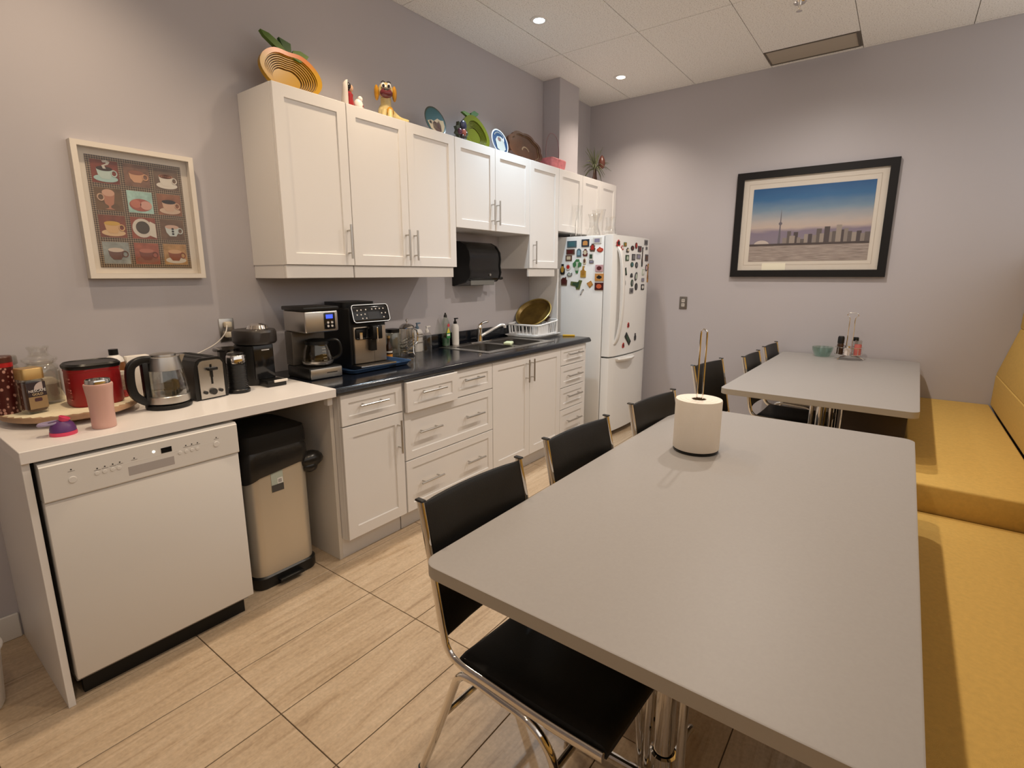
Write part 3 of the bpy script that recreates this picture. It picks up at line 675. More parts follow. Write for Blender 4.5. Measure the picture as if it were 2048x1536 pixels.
# glass jar with steel lid
def jar(p, th=0.0025): return [(r_, z) for r_, z in p] + [(max(r_ - th, 0.001), z) for r_, z in p[::-1]]
t = thing('storage_jar', 'clear glass storage jar with a flat steel lid behind the tin', 'jar', (0.080, -0.103, ZT))
B().lathe([(0, 0.0)] + [(0.042, 0.0), (0.045, 0.01), (0.045, 0.145), (0.038, 0.16)] + [(0.0355, 0.16), (0.0425, 0.143), (0.0425, 0.012), (0, 0.008)], seg=32).obj('glass_body', clear, t)
B().lathe([(0, 0.192), (0.040, 0.191), (0.042, 0.187), (0.042, 0.161), (0, 0.161)], seg=32).obj('lid', steel, t)
B().lathe([(0, 0.010), (0.040, 0.011), (0.040, 0.06), (0, 0.066)], seg=24).obj('contents', mat('white_sachets', (0.6, 0.56, 0.5, 1), 0.8, bump=0.8, bscale=30), t)
# big glass jar with a glass stopper
t = thing('cookie_jar', 'large clear glass jar with a glass stopper beside the red tub', 'jar', (0.183, -0.108, ZT))
B().lathe([(0, 0), (0.052, 0), (0.056, 0.008), (0.056, 0.12), (0.052, 0.14), (0.042, 0.152), (0.046, 0.156)] + [(0.042, 0.156), (0.039, 0.151), (0.049, 0.138), (0.053, 0.119), (0.053, 0.011), (0, 0.007)], seg=36).obj('glass_body', clear, t)
B().lathe([(0, 0.157), (0.046, 0.157), (0.054, 0.164), (0.053, 0.172), (0.034, 0.180), (0.028, 0.192), (0.030, 0.204), (0.034, 0.212), (0.032, 0.218), (0, 0.220)], seg=36).obj('stopper', clear, t)
B().lathe([(0, 0.009), (0.050, 0.010), (0.050, 0.075), (0.03, 0.095), (0, 0.088)], seg=20).obj('contents', mat('tea_bags', (0.52, 0.47, 0.40, 1), 0.9, bump=1.0, bscale=25), t)
# instant coffee jar
t = thing('coffee_jar', 'square instant coffee jar with a gold lid and dark label', 'jar', (0.118, -0.268, ZT), 0.25)
def sq(h, z, r_=0.012): return [(x, y, z) for x, y in rrect(-h, h, -h, h, r_, 5)]
B().rings([sq(0.028, 0.0), sq(0.031, 0.006), sq(0.0315, 0.02), sq(0.030, 0.115), sq(0.027, 0.122)]).obj('glass_body', clear, t)
B().rings([sq(0.026, 0.008), sq(0.029, 0.012), sq(0.0285, 0.108)]).obj('coffee_granules', mat('coffee_brown', (0.09, 0.035, 0.014, 1), 0.85, bump=0.8, bscale=120), t)
gold = mat('gold_lid', (0.55, 0.36, 0.14, 1), 0.35, 0.7)
B().rings([sq(0.0325, 0.123, 0.013), sq(0.0325, 0.158, 0.013), sq(0.031, 0.161, 0.013)]).obj('lid', gold, t)
lb = B().box(-0.027, 0.027, -0.0335, -0.0318, 0.062, 0.112).obj('label', mat('plum_label', (0.03, 0.018, 0.022, 1), 0.45), t)
B().box(-0.027, 0.027, -0.0335, -0.0318, 0.018, 0.0615).obj('label', mat('gold_label', (0.30, 0.20, 0.10, 1), 0.45), t)
B().prism(arc(0.018, 0.086, 0.026, PI / 2, PI, 8) + [(0.018, 0.086)], 'y', -0.0338, -0.0336).obj('label_swash', mat('pale_label', (0.5, 0.42, 0.40, 1), 0.5), lb)
text('lettering', 'NESCAFÉ', 0.0125, lamp_white, lb, (0, -0.0345, 0.0815))
text('lettering', 'GOLD', 0.0115, mat('gold_ink', (0.7, 0.55, 0.32, 1), 0.4), lb, (0, -0.0345, 0.0695))
B().prism(rrect(-0.011, 0.011, 0.044, 0.056, 0.003, 3), 'y', -0.0341, -0.0336).obj('label_badge', mat('plum_badge', (0.06, 0.02, 0.03, 1), 0.5), lb)
# red tub
t = thing('coffee_tub', 'big red plastic ground coffee tub with a black lid', 'tub', (0.298, -0.262, ZT), 0.0)
tubr = mat('red_plastic', (0.30, 0.008, 0.010, 1), 0.38)
def pl(h, z, r_=0.05): return [(x, y, z) for x, y in rrect(-h, h, -h * 0.9, h * 0.9, r_, 8)]
B().rings([pl(0.078, 0), pl(0.082, 0.008), pl(0.081, 0.11), pl(0.080, 0.128), pl(0.0815, 0.130), pl(0.0815, 0.140), pl(0.078, 0.145)]).obj('tub_body', tubr, t)
B().rings([pl(0.0835, 0.1405), pl(0.085, 0.145), pl(0.085, 0.153), pl(0.079, 0.160), pl(0.076, 0.157)]).obj('lid', black, t)
pk = mat('faded_pink_print', (0.42, 0.12, 0.10, 1), 0.5)
for i, (w_, z) in enumerate(((0.03, 0.105), (0.022, 0.092), (0.034, 0.062), (0.028, 0.055), (0.030, 0.028))):
    B().box(-0.0835, -0.0795, -0.045, -0.045 + w_, z, z + (0.006 if i == 2 else 0.0035)).obj('faded_print', pk, t)
# brown bottle with white shoulder and black cap
t = thing('syrup_bottle', 'brown bottle with a white shoulder and black cap behind the red tub', 'bottle', (0.432, -0.052, Z))
B().lathe([(0, 0), (0.034, 0), (0.037, 0.006), (0.037, 0.135), (0.034, 0.16)], seg=28).obj('bottle_body', mat('brown_plastic', (0.20, 0.075, 0.022, 1), 0.35), t)
B().lathe([(0.034, 0.1605), (0.029, 0.178), (0.016, 0.190), (0, 0.190)], seg=28).obj('shoulder', lamp_white, t)
B().cyl((0, 0, 0.1905), 0.017, 0.024, seg=24).obj('cap', black, t)
tag(B().box(-0.035, 0.05, -0.02, 0.02, 0, 0.178, 0.003, 2).obj('sugar_box', mat('white_card', (0.8, 0.76, 0.7, 1), 0.6), loc=(0.505, -0.05, Z)), 'white carton against the wall behind the kettle', 'carton')
# salt shaker jar with red stripes
t = thing('patterned_shaker', 'small clear shaker with white cap and red zigzag print beside the red tub', 'shaker', (0.392, -0.235, ZT))
B().lathe([(0, 0), (0.021, 0), (0.022, 0.004), (0.020, 0.09)], seg=24).obj('shaker_body', mat('shaker_print', (0.42, 0.32, 0.25, 1), 0.5, var=0.5, vscale=90), t)
B().lathe([(0.0222, 0.002), (0.0228, 0.004), (0.0222, 0.03), (0.0217, 0.03)], seg=24, cap=False).obj('red_print', mat('red_print', (0.45, 0.06, 0.06, 1), 0.5, var=0.5, vscale=120), t)
B().cyl((0, 0, 0.0905), 0.016, 0.014, seg=20).obj('cap', cream_white, t)

# pink tumbler
t = thing('tumbler', 'pale pink tumbler with a steel rim at the front of the white worktop', 'tumbler', (0.248, -0.512, Z))
B().lathe([(0, 0), (0.033, 0), (0.035, 0.003), (0.0355, 0.018), (0.035, 0.06), (0.0375, 0.11), (0.0405, 0.138), (0.042, 0.152), (0.041, 0.156), (0.036, 0.157), (0, 0.157)], seg=40).obj('tumbler_body', mat('pale_pink', (0.66, 0.40, 0.34, 1), 0.38), t)
B().lathe([(0.036, 0.1575), (0.036, 0.167), (0.0345, 0.171), (0.0325, 0.171), (0.0325, 0.160), (0, 0.159)], seg=40).obj('steel_rim', chrome, t)
# purple and pink bottle lid
t = thing('bottle_lid', 'purple and pink drinking bottle lid lying on the white worktop', 'lid', (0.137, -0.505, Z), -0.3)
pink = mat('hot_pink', (0.75, 0.055, 0.14, 1), 0.4); purple = mat('purple_plastic', (0.11, 0.035, 0.16, 1), 0.4)
B().lathe([(0, 0), (0.036, 0), (0.037, 0.002), (0.0365, 0.012), (0, 0.012)], seg=36).obj('seal_ring', pink, t)
B().lathe([(0.0355, 0.0125), (0.035, 0.022), (0.030, 0.036), (0.020, 0.046), (0, 0.049)], seg=36).obj('lid_dome', purple, t)
B().lathe([(0.010, 0), (0.013, 0.0), (0.016, 0.014), (0.014, 0.015), (0.010, 0.004)], seg=24, cap=False).rot(0.45, 'Y').move(0.004, -0.004, 0.046).obj('spout_ring', pink, t)
lv = mat('lilac_plastic', (0.30, 0.25, 0.38, 1), 0.4)
B().tube(smooth_pts([(-0.012, -0.014, 0.043), (-0.03, -0.016, 0.041), (-0.055, -0.012, 0.040), (-0.060, 0.0, 0.040), (-0.055, 0.012, 0.041), (-0.03, 0.016, 0.043), (-0.012, 0.014, 0.045)], 4), 0.004, 8).box(-0.060, -0.035, -0.013, 0.013, 0.035, 0.043, 0.003, 2).obj('carry_loop', lv, t)

# glass kettle
t = thing('glass_kettle', 'glass electric kettle with steel collar and black handle', 'kettle', (0.505, -0.37, Z), 0.1)
B().lathe([(0, 0), (0.078, 0), (0.081, 0.004), (0.081, 0.014), (0.07, 0.02), (0, 0.02)], seg=40).obj('power_base', black, t)
B().lathe([(0.073, 0.0205), (0.077, 0.024), (0.077, 0.05), (0.075, 0.052), (0, 0.052)], seg=40).obj('heater_band', steel, t)
B().lathe([(0.075, 0.0525), (0.076, 0.07), (0.070, 0.115), (0.062, 0.152), (0.0595, 0.152), (0.0675, 0.114), (0.0735, 0.07), (0.0725, 0.0525)], seg=40, cap=False).obj('glass_jug', clear, t)
B().lathe([(0, 0.053), (0.0725, 0.054), (0.073, 0.085), (0, 0.0855)], seg=36).obj('water', glass('water_clear', (0.86, 0.87, 0.86), 0.6), t)
B().lathe([(0.063, 0.1525), (0.0595, 0.18), (0.055, 0.205), (0.052, 0.207), (0.0, 0.207)], seg=40).obj('collar', steel, t)
B().lathe([(0, 0.2075), (0.045, 0.2075), (0.044, 0.215), (0.03, 0.219), (0, 0.220)], seg=32).obj('lid', steel, t)
B().prism([(0.058, 0.17), (0.075, 0.205), (0.055, 0.205)], 'y', -0.015, 0.015).obj('pouring_lip', steel, t)
B().tube(smooth_pts([(-0.050, 0, 0.198), (-0.085, 0, 0.198), (-0.118, 0, 0.178), (-0.126, 0, 0.12), (-0.118, 0, 0.07), (-0.088, 0, 0.038), (-0.074, 0, 0.034)], 6), 0.013, 10, prof=[(a * 1.05, b_ * 1.05) for a, b_ in rrect(-0.012, 0.012, -0.014, 0.014, 0.006, 4)], upv=(0, 1, 0)).box(-0.084, -0.062, -0.014, 0.014, 0.036, 0.19, 0.005, 2).obj('handle', black, t)
# toaster
t = thing('toaster', 'black two-slot toaster with a steel control face', 'toaster', (0.660, -0.258, Z), 0.12)
tp = [(-0.068, 0.0), (0.068, 0.0), (0.072, 0.02), (0.068, 0.14), (0.058, 0.168), (0.04, 0.178), (-0.04, 0.178), (-0.058, 0.168), (-0.068, 0.14), (-0.072, 0.02)]
B().prism(tp, 'y', -0.115, 0.135).obj('shell', black, t)
fp = [(-0.052, 0.006), (0.052, 0.006), (0.053, 0.15), (0.044, 0.164), (0.03, 0.168), (-0.03, 0.168), (-0.044, 0.164), (-0.053, 0.15)]
f = B().prism(fp, 'y', -0.121, -0.1155).obj('front_plate', steel, t)
B().box(-0.004, 0.004, -0.1222, -0.1212, 0.065, 0.15).obj('lever_slot', black, f)
B().box(-0.02, 0.02, -0.142, -0.1225, 0.125, 0.138, 0.003, 2).box(-0.004, 0.004, -0.127, -0.1225, 0.095, 0.125).obj('lever', black, f)
for x, r_ in ((-0.033, 0.007), (0.0, 0.014), (0.033, 0.007)): B().cyl((x, -0.130, 0.032), r_, 0.0085, 'y', seg=20).obj('dial', dark_grey, f)
for x in (-0.026, 0.026): B().box(x - 0.013, x + 0.013, -0.085, 0.105, 0.1785, 0.1795).obj('bread_slot', mat('slot_dark', (0.004, 0.004, 0.004, 1), 0.8), t)
# milk frother
t = thing('milk_frother', 'black ribbed milk frother with a chrome collar', 'frother', (0.803, -0.335, Z))
B().lathe([(0, 0), (0.046, 0), (0.047, 0.004), (0.047, 0.014), (0.043, 0.018), (0, 0.018)], seg=36).obj('base', black, t)
B().lathe([(0.041, 0.0185)] + [q for k in range(14) for q in ((0.0415, 0.02 + k * 0.008), (0.0400, 0.024 + k * 0.008))] + [(0.040, 0.135), (0, 0.135)], seg=36).obj('ribbed_body', black, t)
B().lathe([(0.0405, 0.1355), (0.041, 0.139), (0.039, 0.168), (0.037, 0.171), (0, 0.171)], seg=36).obj('collar', chrome, t)
B().lathe([(0, 0.1715), (0.034, 0.1715), (0.035, 0.178), (0.030, 0.183), (0, 0.185)], seg=32).obj('lid', glass('smoke_clear', (0.55, 0.55, 0.55), 0.8), t)
# capsule machine
t = thing('capsule_coffee_machine', 'dark grey capsule coffee machine with chrome lever top beside the drip coffee maker', 'coffee machine', (0.955, -0.19, Z), 0.0)
B().lathe([(0, 0), (0.078, 0), (0.080, 0.006), (0.078, 0.19), (0.06, 0.2), (0, 0.2)], seg=36, sy=1.15).obj('body', dark_grey, t)
B().lathe([(0, 0.2005), (0.088, 0.2005), (0.094, 0.21), (0.094, 0.255), (0.088, 0.265), (0, 0.268)], (0, -0.03, 0), 36, sy=1.2).obj('brew_head', mat('taupe_plastic', (0.022, 0.018, 0.016, 1), 0.4), t)
B().lathe([(0, 0.268), (0.050, 0.268), (0.042, 0.285), (0.025, 0.293), (0, 0.295)], (0.02, -0.03, 0), 20).obj('chrome_cap', chrome, t)
B().box(-0.045, 0.052, -0.098, -0.088, 0.03, 0.195, 0.003, 2).obj('front_panel', black_gloss, t)
B().box(-0.008, 0.030, -0.0995, -0.0985, 0.168, 0.173).obj('badge', lamp_white, t)
B().lathe([(0, 0.17), (0.062, 0.17), (0.065, 0.176), (0.062, 0.182), (0, 0.182)], (-0.105, 0.03, 0), 28).cyl((-0.105, 0.03, 0.0), 0.045, 0.17, seg=24).obj('water_tank', glass('tank_smoke', (0.35, 0.34, 0.33), 0.7), t)
B().box(-0.03, 0.065, -0.17, -0.09, 0.0, 0.03, 0.004, 2).obj('drip_tray', black, t)
B().box(0.0, 0.068, -0.178, -0.1705, 0.02, 0.032, 0.002, 1).obj('tray_lip', mat('bright_lip', (0.8, 0.76, 0.7, 1), 0.25, 0.3), t)
# drip coffee maker
t = thing('drip_coffee_maker', 'steel and black drip coffee maker with glass carafe and blue display', 'coffee maker', (1.232, -0.262, 0.9096), -0.05)
B().box(-0.093, 0.093, -0.12, 0.10, 0, 0.06, 0.008, 2).obj('base', black, t)
B().box(-0.093, 0.093, 0.03, 0.10, 0.0605, 0.235, 0.004, 2).obj('column', mat('dark_steel', (0.10, 0.09, 0.08, 1), 0.4, 0.6), t)
hd = B().box(-0.093, 0.093, -0.115, 0.10, 0.236, 0.345, 0.010, 3).obj('brew_head', steel, t)
B().box(-0.098, 0.098, -0.118, 0.105, 0.3455, 0.365, 0.006, 2).obj('lid', black, t)
B().box(-0.088, 0.088, -0.1265, -0.1205, 0.004, 0.054, 0.003, 2).obj('front_plate', steel, t)
B().box(0.0, 0.06, -0.1272, -0.1266, 0.027, 0.032).obj('badge', dark_grey, t)
ct = B().box(0.012, 0.070, -0.1185, -0.1155, 0.250, 0.333, 0.004, 2).obj('control_window', black_gloss, hd)
B().box(0.020, 0.058, -0.1195, -0.1186, 0.304, 0.324).obj('display', mat('blue_lcd', (0.02, 0.05, 0.5, 1), 0.3, emit=((0.05, 0.10, 0.9, 1), 1.2)), ct)
for x in (0.030, 0.052):
    for z in (0.266, 0.284): B().cyl((x, -0.1215, z), 0.0058, 0.0028, 'y', seg=14).obj('button', mat('pale_button', (0.6, 0.58, 0.56, 1), 0.4), ct)
t = thing('coffee_carafe', 'glass coffee carafe with black handle inside the drip coffee maker', 'carafe', (1.232, -0.305, 0.971), -0.05)
B().lathe([(0, 0), (0.06, 0), (0.072, 0.01), (0.075, 0.035), (0.068, 0.08), (0.055, 0.115), (0.056, 0.122), (0.053, 0.122), (0.052, 0.115), (0.065, 0.08), (0.072, 0.035), (0.069, 0.011), (0, 0.003)], seg=36).obj('glass_bowl', glass('carafe_glass', (0.80, 0.77, 0.70), 0.85), t)
B().lathe([(0.0595, 0.001), (0.0735, 0.010), (0.0765, 0.018), (0.0765, 0.026), (0.0745, 0.026)], seg=36, cap=False).obj('base_band', steel, t)
B().lathe([(0.056, 0.108), (0.060, 0.110), (0.059, 0.126), (0.04, 0.136), (0, 0.138)], seg=36).obj('lid', black, t)
B().tube(smooth_pts([(0.055, -0.01, 0.125), (0.098, -0.03, 0.122), (0.112, -0.037, 0.09), (0.108, -0.036, 0.045), (0.070, -0.02, 0.022)], 6), 0.009, 10).obj('handle', black, t)
for k in range(5): B().box(-0.008, 0.012, -0.0735 + k * 0.003, -0.072 + k * 0.003, 0.03 + k * 0.015, 0.032 + k * 0.015).obj('level_mark', lamp_white, t)

# blue tray with espresso machine
t = thing('plastic_tray', 'blue plastic tray under the espresso machine', 'tray', (1.562, -0.245, 0.9097), 0.03)
bl = mat('blue_plastic', (0.045, 0.10, 0.22, 1), 0.4)
def tl(i, z): return [(x, y, z) for x, y in rrect(-0.205 - i, 0.205 + i, -0.165 - i, 0.165 + i, 0.03, 6)]
B().rings([tl(-0.02, 0), tl(0, 0.004), tl(0.012, 0.024), tl(0.018, 0.026), tl(0.018, 0.0235), tl(0.014, 0.0215), tl(0.002, 0.0065), tl(-0.02, 0.0055)]).obj('tray_body', bl, t)
t = thing('espresso_machine', 'black automatic espresso machine with touch panel standing in the blue tray', 'coffee machine', (1.555, -0.225, 0.9158), -0.06)
B().box(-0.12, 0.12, -0.10, 0.19, 0, 0.335, 0.012, 3).obj('body', black_matt, t)
B().rings([[(x, y, z) for x, y in rrect(-0.11, 0.11, -0.03, 0.185, 0.04, 6)] for z in (0.3355, 0.365)]).obj('bean_hopper_lid', black, t)
fpn = B().box(-0.105, 0.105, -0.117, -0.1005, 0.03, 0.235, 0.006, 2).obj('front_plate', mat('warm_steel', (0.50, 0.42, 0.33, 1), 0.35, 0.85), t)
B().box(0.02, 0.0212, -0.1176, -0.1171, 0.032, 0.13).obj('panel_seam', dark_ink, fpn)
B().box(-0.100, -0.02, -0.120, -0.1172, 0.165, 0.228, 0.012, 3).obj('steam_recess', black, fpn)
B().box(-0.075, -0.055, -0.126, -0.1205, 0.165, 0.205, 0.002, 1).obj('water_spout', chrome, fpn)
sp = B().box(-0.018, 0.045, -0.17, -0.1175, 0.165, 0.24, 0.006, 2).box(-0.02, 0.018, -0.150, -0.1175, 0.10, 0.165, 0.003, 1).obj('coffee_spout', black, t)
B().box(0.004, 0.013, -0.174, -0.1705, 0.15, 0.232, 0.002, 1).obj('spout_trim', chrome, sp)
cpn = B().box(-0.122, 0.122, -0.008, 0.008, -0.052, 0.052, 0.018, 4).rot(-0.28, 'X').move(0, -0.125, 0.305).obj('touch_panel', black_gloss, t)
B().tube([(x * 1.0, -0.0085, z) for x, z in rrect(-0.118, 0.118, -0.048, 0.048, 0.016, 6)], 0.0035, 6, closed=True).rot(-0.28, 'X').move(0, -0.125, 0.305).obj('panel_rim', chrome, cpn)
for x, z in ((-0.085, 0.018), (-0.06, 0.02), (-0.03, 0.021), (0.01, 0.022), (0.035, 0.023), (0.06, 0.023), (0.085, 0.023), (-0.09, -0.006), (-0.065, -0.006), (-0.04, -0.004), (-0.06, -0.027), (-0.035, -0.027), (0.07, -0.003), (0.095, -0.003), (0.08, -0.026)):
    B().cyl((x, -0.0098, z), 0.0038, 0.0015, 'y', seg=10).rot(-0.28, 'X').move(0, -0.125, 0.305).obj('touch_icon', mat('icon_white', (0.65, 0.62, 0.58, 1), 0.4), cpn)
B().box(-0.022, 0.05, -0.0093, -0.0085, -0.03, 0.006).rot(-0.28, 'X').move(0, -0.125, 0.305).obj('screen', mat('screen_dark', (0.02, 0.02, 0.022, 1), 0.25), cpn)
B().box(-0.118, 0.118, -0.185, -0.1005, 0.0, 0.028, 0.005, 2).obj('drip_tray', black, t)
B().box(-0.116, 0.118, -0.188, -0.1855, 0.020, 0.028, 0.001, 1).obj('tray_trim', chrome, t)

# wall socket with plug and cord
t = thing('wall_socket', 'steel wall socket with plugs behind the capsule coffee machine', 'socket', (0.928, -0.001, 1.160))
B().box(-0.036, 0.036, -0.005, 0, -0.058, 0.058, 0.003, 2).obj('cover_plate', steel, t)
for z in (0.028, -0.022): B().box(-0.016, 0.016, -0.032, -0.0052, z - 0.014, z + 0.014, 0.005, 2).obj('plug', mat('cream_plug', (0.7, 0.62, 0.48, 1), 0.5), t)
B().tube(smooth_pts([(-0.01, -0.03, 0.024), (-0.03, -0.05, -0.01), (-0.07, -0.04, -0.055), (-0.14, -0.05, -0.085), (-0.22, -0.06, -0.11)], 6), 0.003, 8).obj('cord', mat('white_cord', (0.72, 0.68, 0.62, 1), 0.5), t)

# ------------------------------------------------------------------ things on the black worktop
ZB = 0.9098
t = thing('ground_coffee_jar', 'clear glass jar with black lid right of the espresso machine', 'jar', (1.925, -0.085, ZB))
B().lathe([(0, 0), (0.048, 0), (0.05, 0.006), (0.05, 0.14), (0.044, 0.155), (0.0415, 0.155), (0.0475, 0.139), (0.0475, 0.008), (0, 0.004)], seg=32).obj('glass_body', glass('jar_glass', (0.85, 0.86, 0.82), 0.8), t)
B().cyl((0, 0, 0.1555), 0.046, 0.022, seg=28).obj('lid', black, t)
t = thing('sauce_bottle', 'small dark sauce bottle with an orange label beside the espresso machine', 'bottle', (1.835, -0.15, ZB))
B().lathe([(0, 0), (0.02, 0), (0.021, 0.004), (0.021, 0.075), (0.010, 0.10), (0.010, 0.13), (0, 0.13)], seg=20).obj('bottle_body', mat('dark_amber', (0.04, 0.018, 0.008, 1), 0.2), t)
B().lathe([(0.0215, 0.008), (0.0217, 0.03), (0.0213, 0.03)], seg=20, cap=False).obj('orange_label', mat('orange_label', (0.7, 0.28, 0.03, 1), 0.5), t)
B().lathe([(0.0215, 0.04), (0.0217, 0.05), (0.0213, 0.05)], seg=20, cap=False).obj('white_label', lamp_white, t)
B().cyl((0, 0, 0.1305), 0.011, 0.014, seg=16).obj('cap', gold, t)
t = thing('french_press', 'chrome french press coffee pot with a domed lid and curved handle', 'french press', (2.015, -0.125, ZB), 0.2)
B().lathe([(0, 0.012), (0.046, 0.012), (0.047, 0.016), (0.047, 0.175), (0.0455, 0.175), (0.0455, 0.018), (0, 0.016)], seg=32).obj('glass_beaker', clear, t)
B().lathe([(0.0, 0.177), (0.052, 0.177), (0.053, 0.182), (0.045, 0.195), (0.025, 0.207), (0, 0.210)], seg=32).obj('domed_lid', chrome, t)
B().cyl((0, 0, 0.03), 0.0025, 0.19, seg=8).ball((0, 0, 0.228), 0.009).obj('plunger_rod', chrome, t)
B().cyl((0, 0, 0.04), 0.044, 0.008, seg=28).obj('plunger_disc', steel, t)
fr_ = B()
for z in (0.018, 0.05): fr_.lathe([(0.048, z), (0.050, z), (0.050, z + 0.006), (0.048, z + 0.006)], seg=32, cap=False)
for k in range(3):
    z = 0.055 + 0.02 * k
    fr_.tube([(0.0495 * math.cos(a), 0.0495 * math.sin(a), z + 0.022 * math.sin(a + 2.2)) for a in [2 * PI * i / 32 for i in range(32)]], 0.0035, 6, closed=True)
for a in (0.4, 2.5, 4.6): fr_.tube([(0.06 * math.cos(a), 0.06 * math.sin(a), 0.003), (0.05 * math.cos(a), 0.05 * math.sin(a), 0.02), (0.05 * math.cos(a), 0.05 * math.sin(a), 0.17)], 0.003, 6)
fr_.obj('wire_frame', chrome, t)
B().tube(smooth_pts([(0.05, -0.005, 0.165), (0.085, -0.01, 0.16), (0.098, -0.012, 0.12), (0.088, -0.01, 0.075), (0.05, -0.005, 0.055)], 6), 0.006, 8).obj('handle', chrome, t)
def pump_bottle(name, label, loc, r_, h, body, pump, sx=1, sy=1, rz=0):
    t = thing(name, label, 'bottle', loc, rz)
    B().lathe([(0, 0), (r_ * 0.94, 0), (r_, 0.005), (r_, h * 0.86), (r_ * 0.8, h * 0.96), (r_ * 0.45, h), (0, h)], seg=28, sx=sx, sy=sy).obj('bottle_body', body, t)
    B().lathe([(0, h + 0.0003), (0.013, h + 0.0003), (0.013, h + 0.016), (0.006, h + 0.02), (0.006, h + 0.034), (0, h + 0.034)], seg=18).box(-0.007, 0.03, -0.007, 0.007, h + 0.034, h + 0.043, 0.003, 2).obj('pump', pump, t)
    return t
t = pump_bottle('lotion_bottle', 'broad white lotion bottle with a blue pump behind the french press', (2.165, -0.06, ZB), 0.035, 0.155, lamp_white, mat('slate_blue', (0.12, 0.18, 0.25, 1), 0.4), sx=1.2, sy=0.75)
for z in (0.115, 0.10, 0.06): B().box(-0.028, 0.028, -0.0275, -0.0262, z, z + 0.006).obj('label_print', grey_ink, t)
pump_bottle('soap_dispenser', 'clear soap dispenser with a white pump in front of the lotion bottle', (2.185, -0.135, ZB), 0.030, 0.135, glass('soap_glass', (0.85, 0.84, 0.82), 0.8), lamp_white)
t = thing('dish_soap_bottle', 'clear dish soap bottle with a green and yellow label by the sink', 'bottle', (2.455, -0.052, 0.9135))
B().lathe([(0, 0), (0.03, 0), (0.033, 0.006), (0.033, 0.09), (0.028, 0.13), (0.032, 0.17), (0.022, 0.20), (0.012, 0.212), (0, 0.212)], seg=28, sy=0.8).obj('bottle_body', glass('soap_clear', (0.80, 0.84, 0.80), 0.8), t)
B().lathe([(0, 0.005), (0.0315, 0.006), (0.0315, 0.06), (0, 0.06)], seg=24, sy=0.78).obj('soap_liquid', mat('green_soap', (0.06, 0.14, 0.08, 1), 0.3), t)
B().cyl((0, 0, 0.2125), 0.013, 0.02, r2=0.010, seg=18).cyl((0, 0, 0.2325), 0.006, 0.012, seg=12).obj('cap', dark_grey, t)
lb = B().prism(rrect(-0.02, 0.02, 0.06, 0.115, 0.008, 4), 'y', -0.0285, -0.0272).obj('label', mat('green_label', (0.03, 0.22, 0.06, 1), 0.45), t)
B().prism([(-0.018, 0.10), (0.018, 0.10), (0.0, 0.14)], 'y', -0.0292, -0.0286).obj('yellow_triangle', mat('label_yellow', (0.75, 0.65, 0.06, 1), 0.45), lb)
B().prism(ell(0.002, 0.155, 0.011, 0.012), 'y', -0.0292, -0.0272).obj('red_emblem', mat('label_red', (0.6, 0.06, 0.08, 1), 0.45), lb)
B().box(-0.015, 0.015, -0.0292, -0.0286, 0.078, 0.092).obj('label_stripe', lamp_white, lb)
pump_bottle('hand_soap_bottle', 'tall white soap bottle with a black pump by the sink', (2.555, -0.055, 0.9135), 0.027, 0.158, lamp_white, black)

# dish rack with a basket tray drying in it
t = thing('dish_rack', 'white plastic dish rack on a drainer tray right of the sink', 'dish rack', (3.435, -0.19, ZB), 0.05)
wp = mat('white_plastic', (0.78, 0.79, 0.80, 1), 0.35)
B().rings([[(x, y, z) for x, y in rrect(-0.225 - i, 0.145 + i, -0.16 - i, 0.165 + i, 0.03, 5)] for i, z in ((-0.01, 0.0), (0.0, 0.012), (0.012, 0.02), (0.012, 0.0225), (0.0, 0.0155), (-0.01, 0.006))]).obj('drainer_tray', wp, t)
rk = B()
op = rrect(-0.21, 0.13, -0.145, 0.15, 0.035, 6)
n = len(op)
rk.tube([(x, y, 0.028) for x, y in op], 0.006, 6, closed=True)
ztop = lambda x, y: 0.108 if x < -0.02 else 0.108 + (x + 0.02) * 0.18
rk.tube([(x * 1.04, y * 1.04, ztop(x, y)) for x, y in op], 0.0075, 6, closed=True)
rk.obj('rim_rails', wp, t)
tot = [0.0]
for i in range(n):
    a, c_ = op[i], op[(i + 1) % n]; tot.append(tot[-1] + math.dist(a, c_))
def at_len(s_):
    s_ = s_ % tot[-1]
    for i in range(n):
        if tot[i] <= s_ <= tot[i + 1] + 1e-9:
            f_ = (s_ - tot[i]) / max(1e-9, tot[i + 1] - tot[i]); a, c_ = op[i], op[(i + 1) % n]
            return a[0] + (c_[0] - a[0]) * f_, a[1] + (c_[1] - a[1]) * f_
for k in range(34):
    x, y = at_len(tot[-1] * k / 34)
    B().tube([(x, y, 0.028), (x * 1.04, y * 1.04, ztop(x, y))], 0.0048, 6).obj('slat', wp, t)
cb = B()
cu_ = [(x, y) for x, y in rrect(-0.20, -0.03, -0.150, -0.075, 0.012, 4)]
cb.rings([[(x, y, 0.032) for x, y in cu_], [(x, y, 0.105) for x, y in cu_], [(x * 0.985 - 0.002, y * 0.97 - 0.0034, 0.105) for x, y in cu_], [(x * 0.985 - 0.002, y * 0.97 - 0.0034, 0.036) for x, y in cu_]])
cb.obj('cutlery_box', wp, t)
for k in range(7): B().tube([(-0.18 + 0.045 * k, -0.07, 0.030), (-0.18 + 0.045 * k, 0.14, 0.030)], 0.003, 6).obj('floor_bar', wp, t)
t = thing('round_basket_tray', 'gold rimmed round woven tray leaning in the dish rack', 'tray', (3.435, -0.165, ZB + 0.045))
gt = mat('gold_brown', (0.16, 0.10, 0.022, 1), 0.35, 0.5, var=0.3, vscale=10)
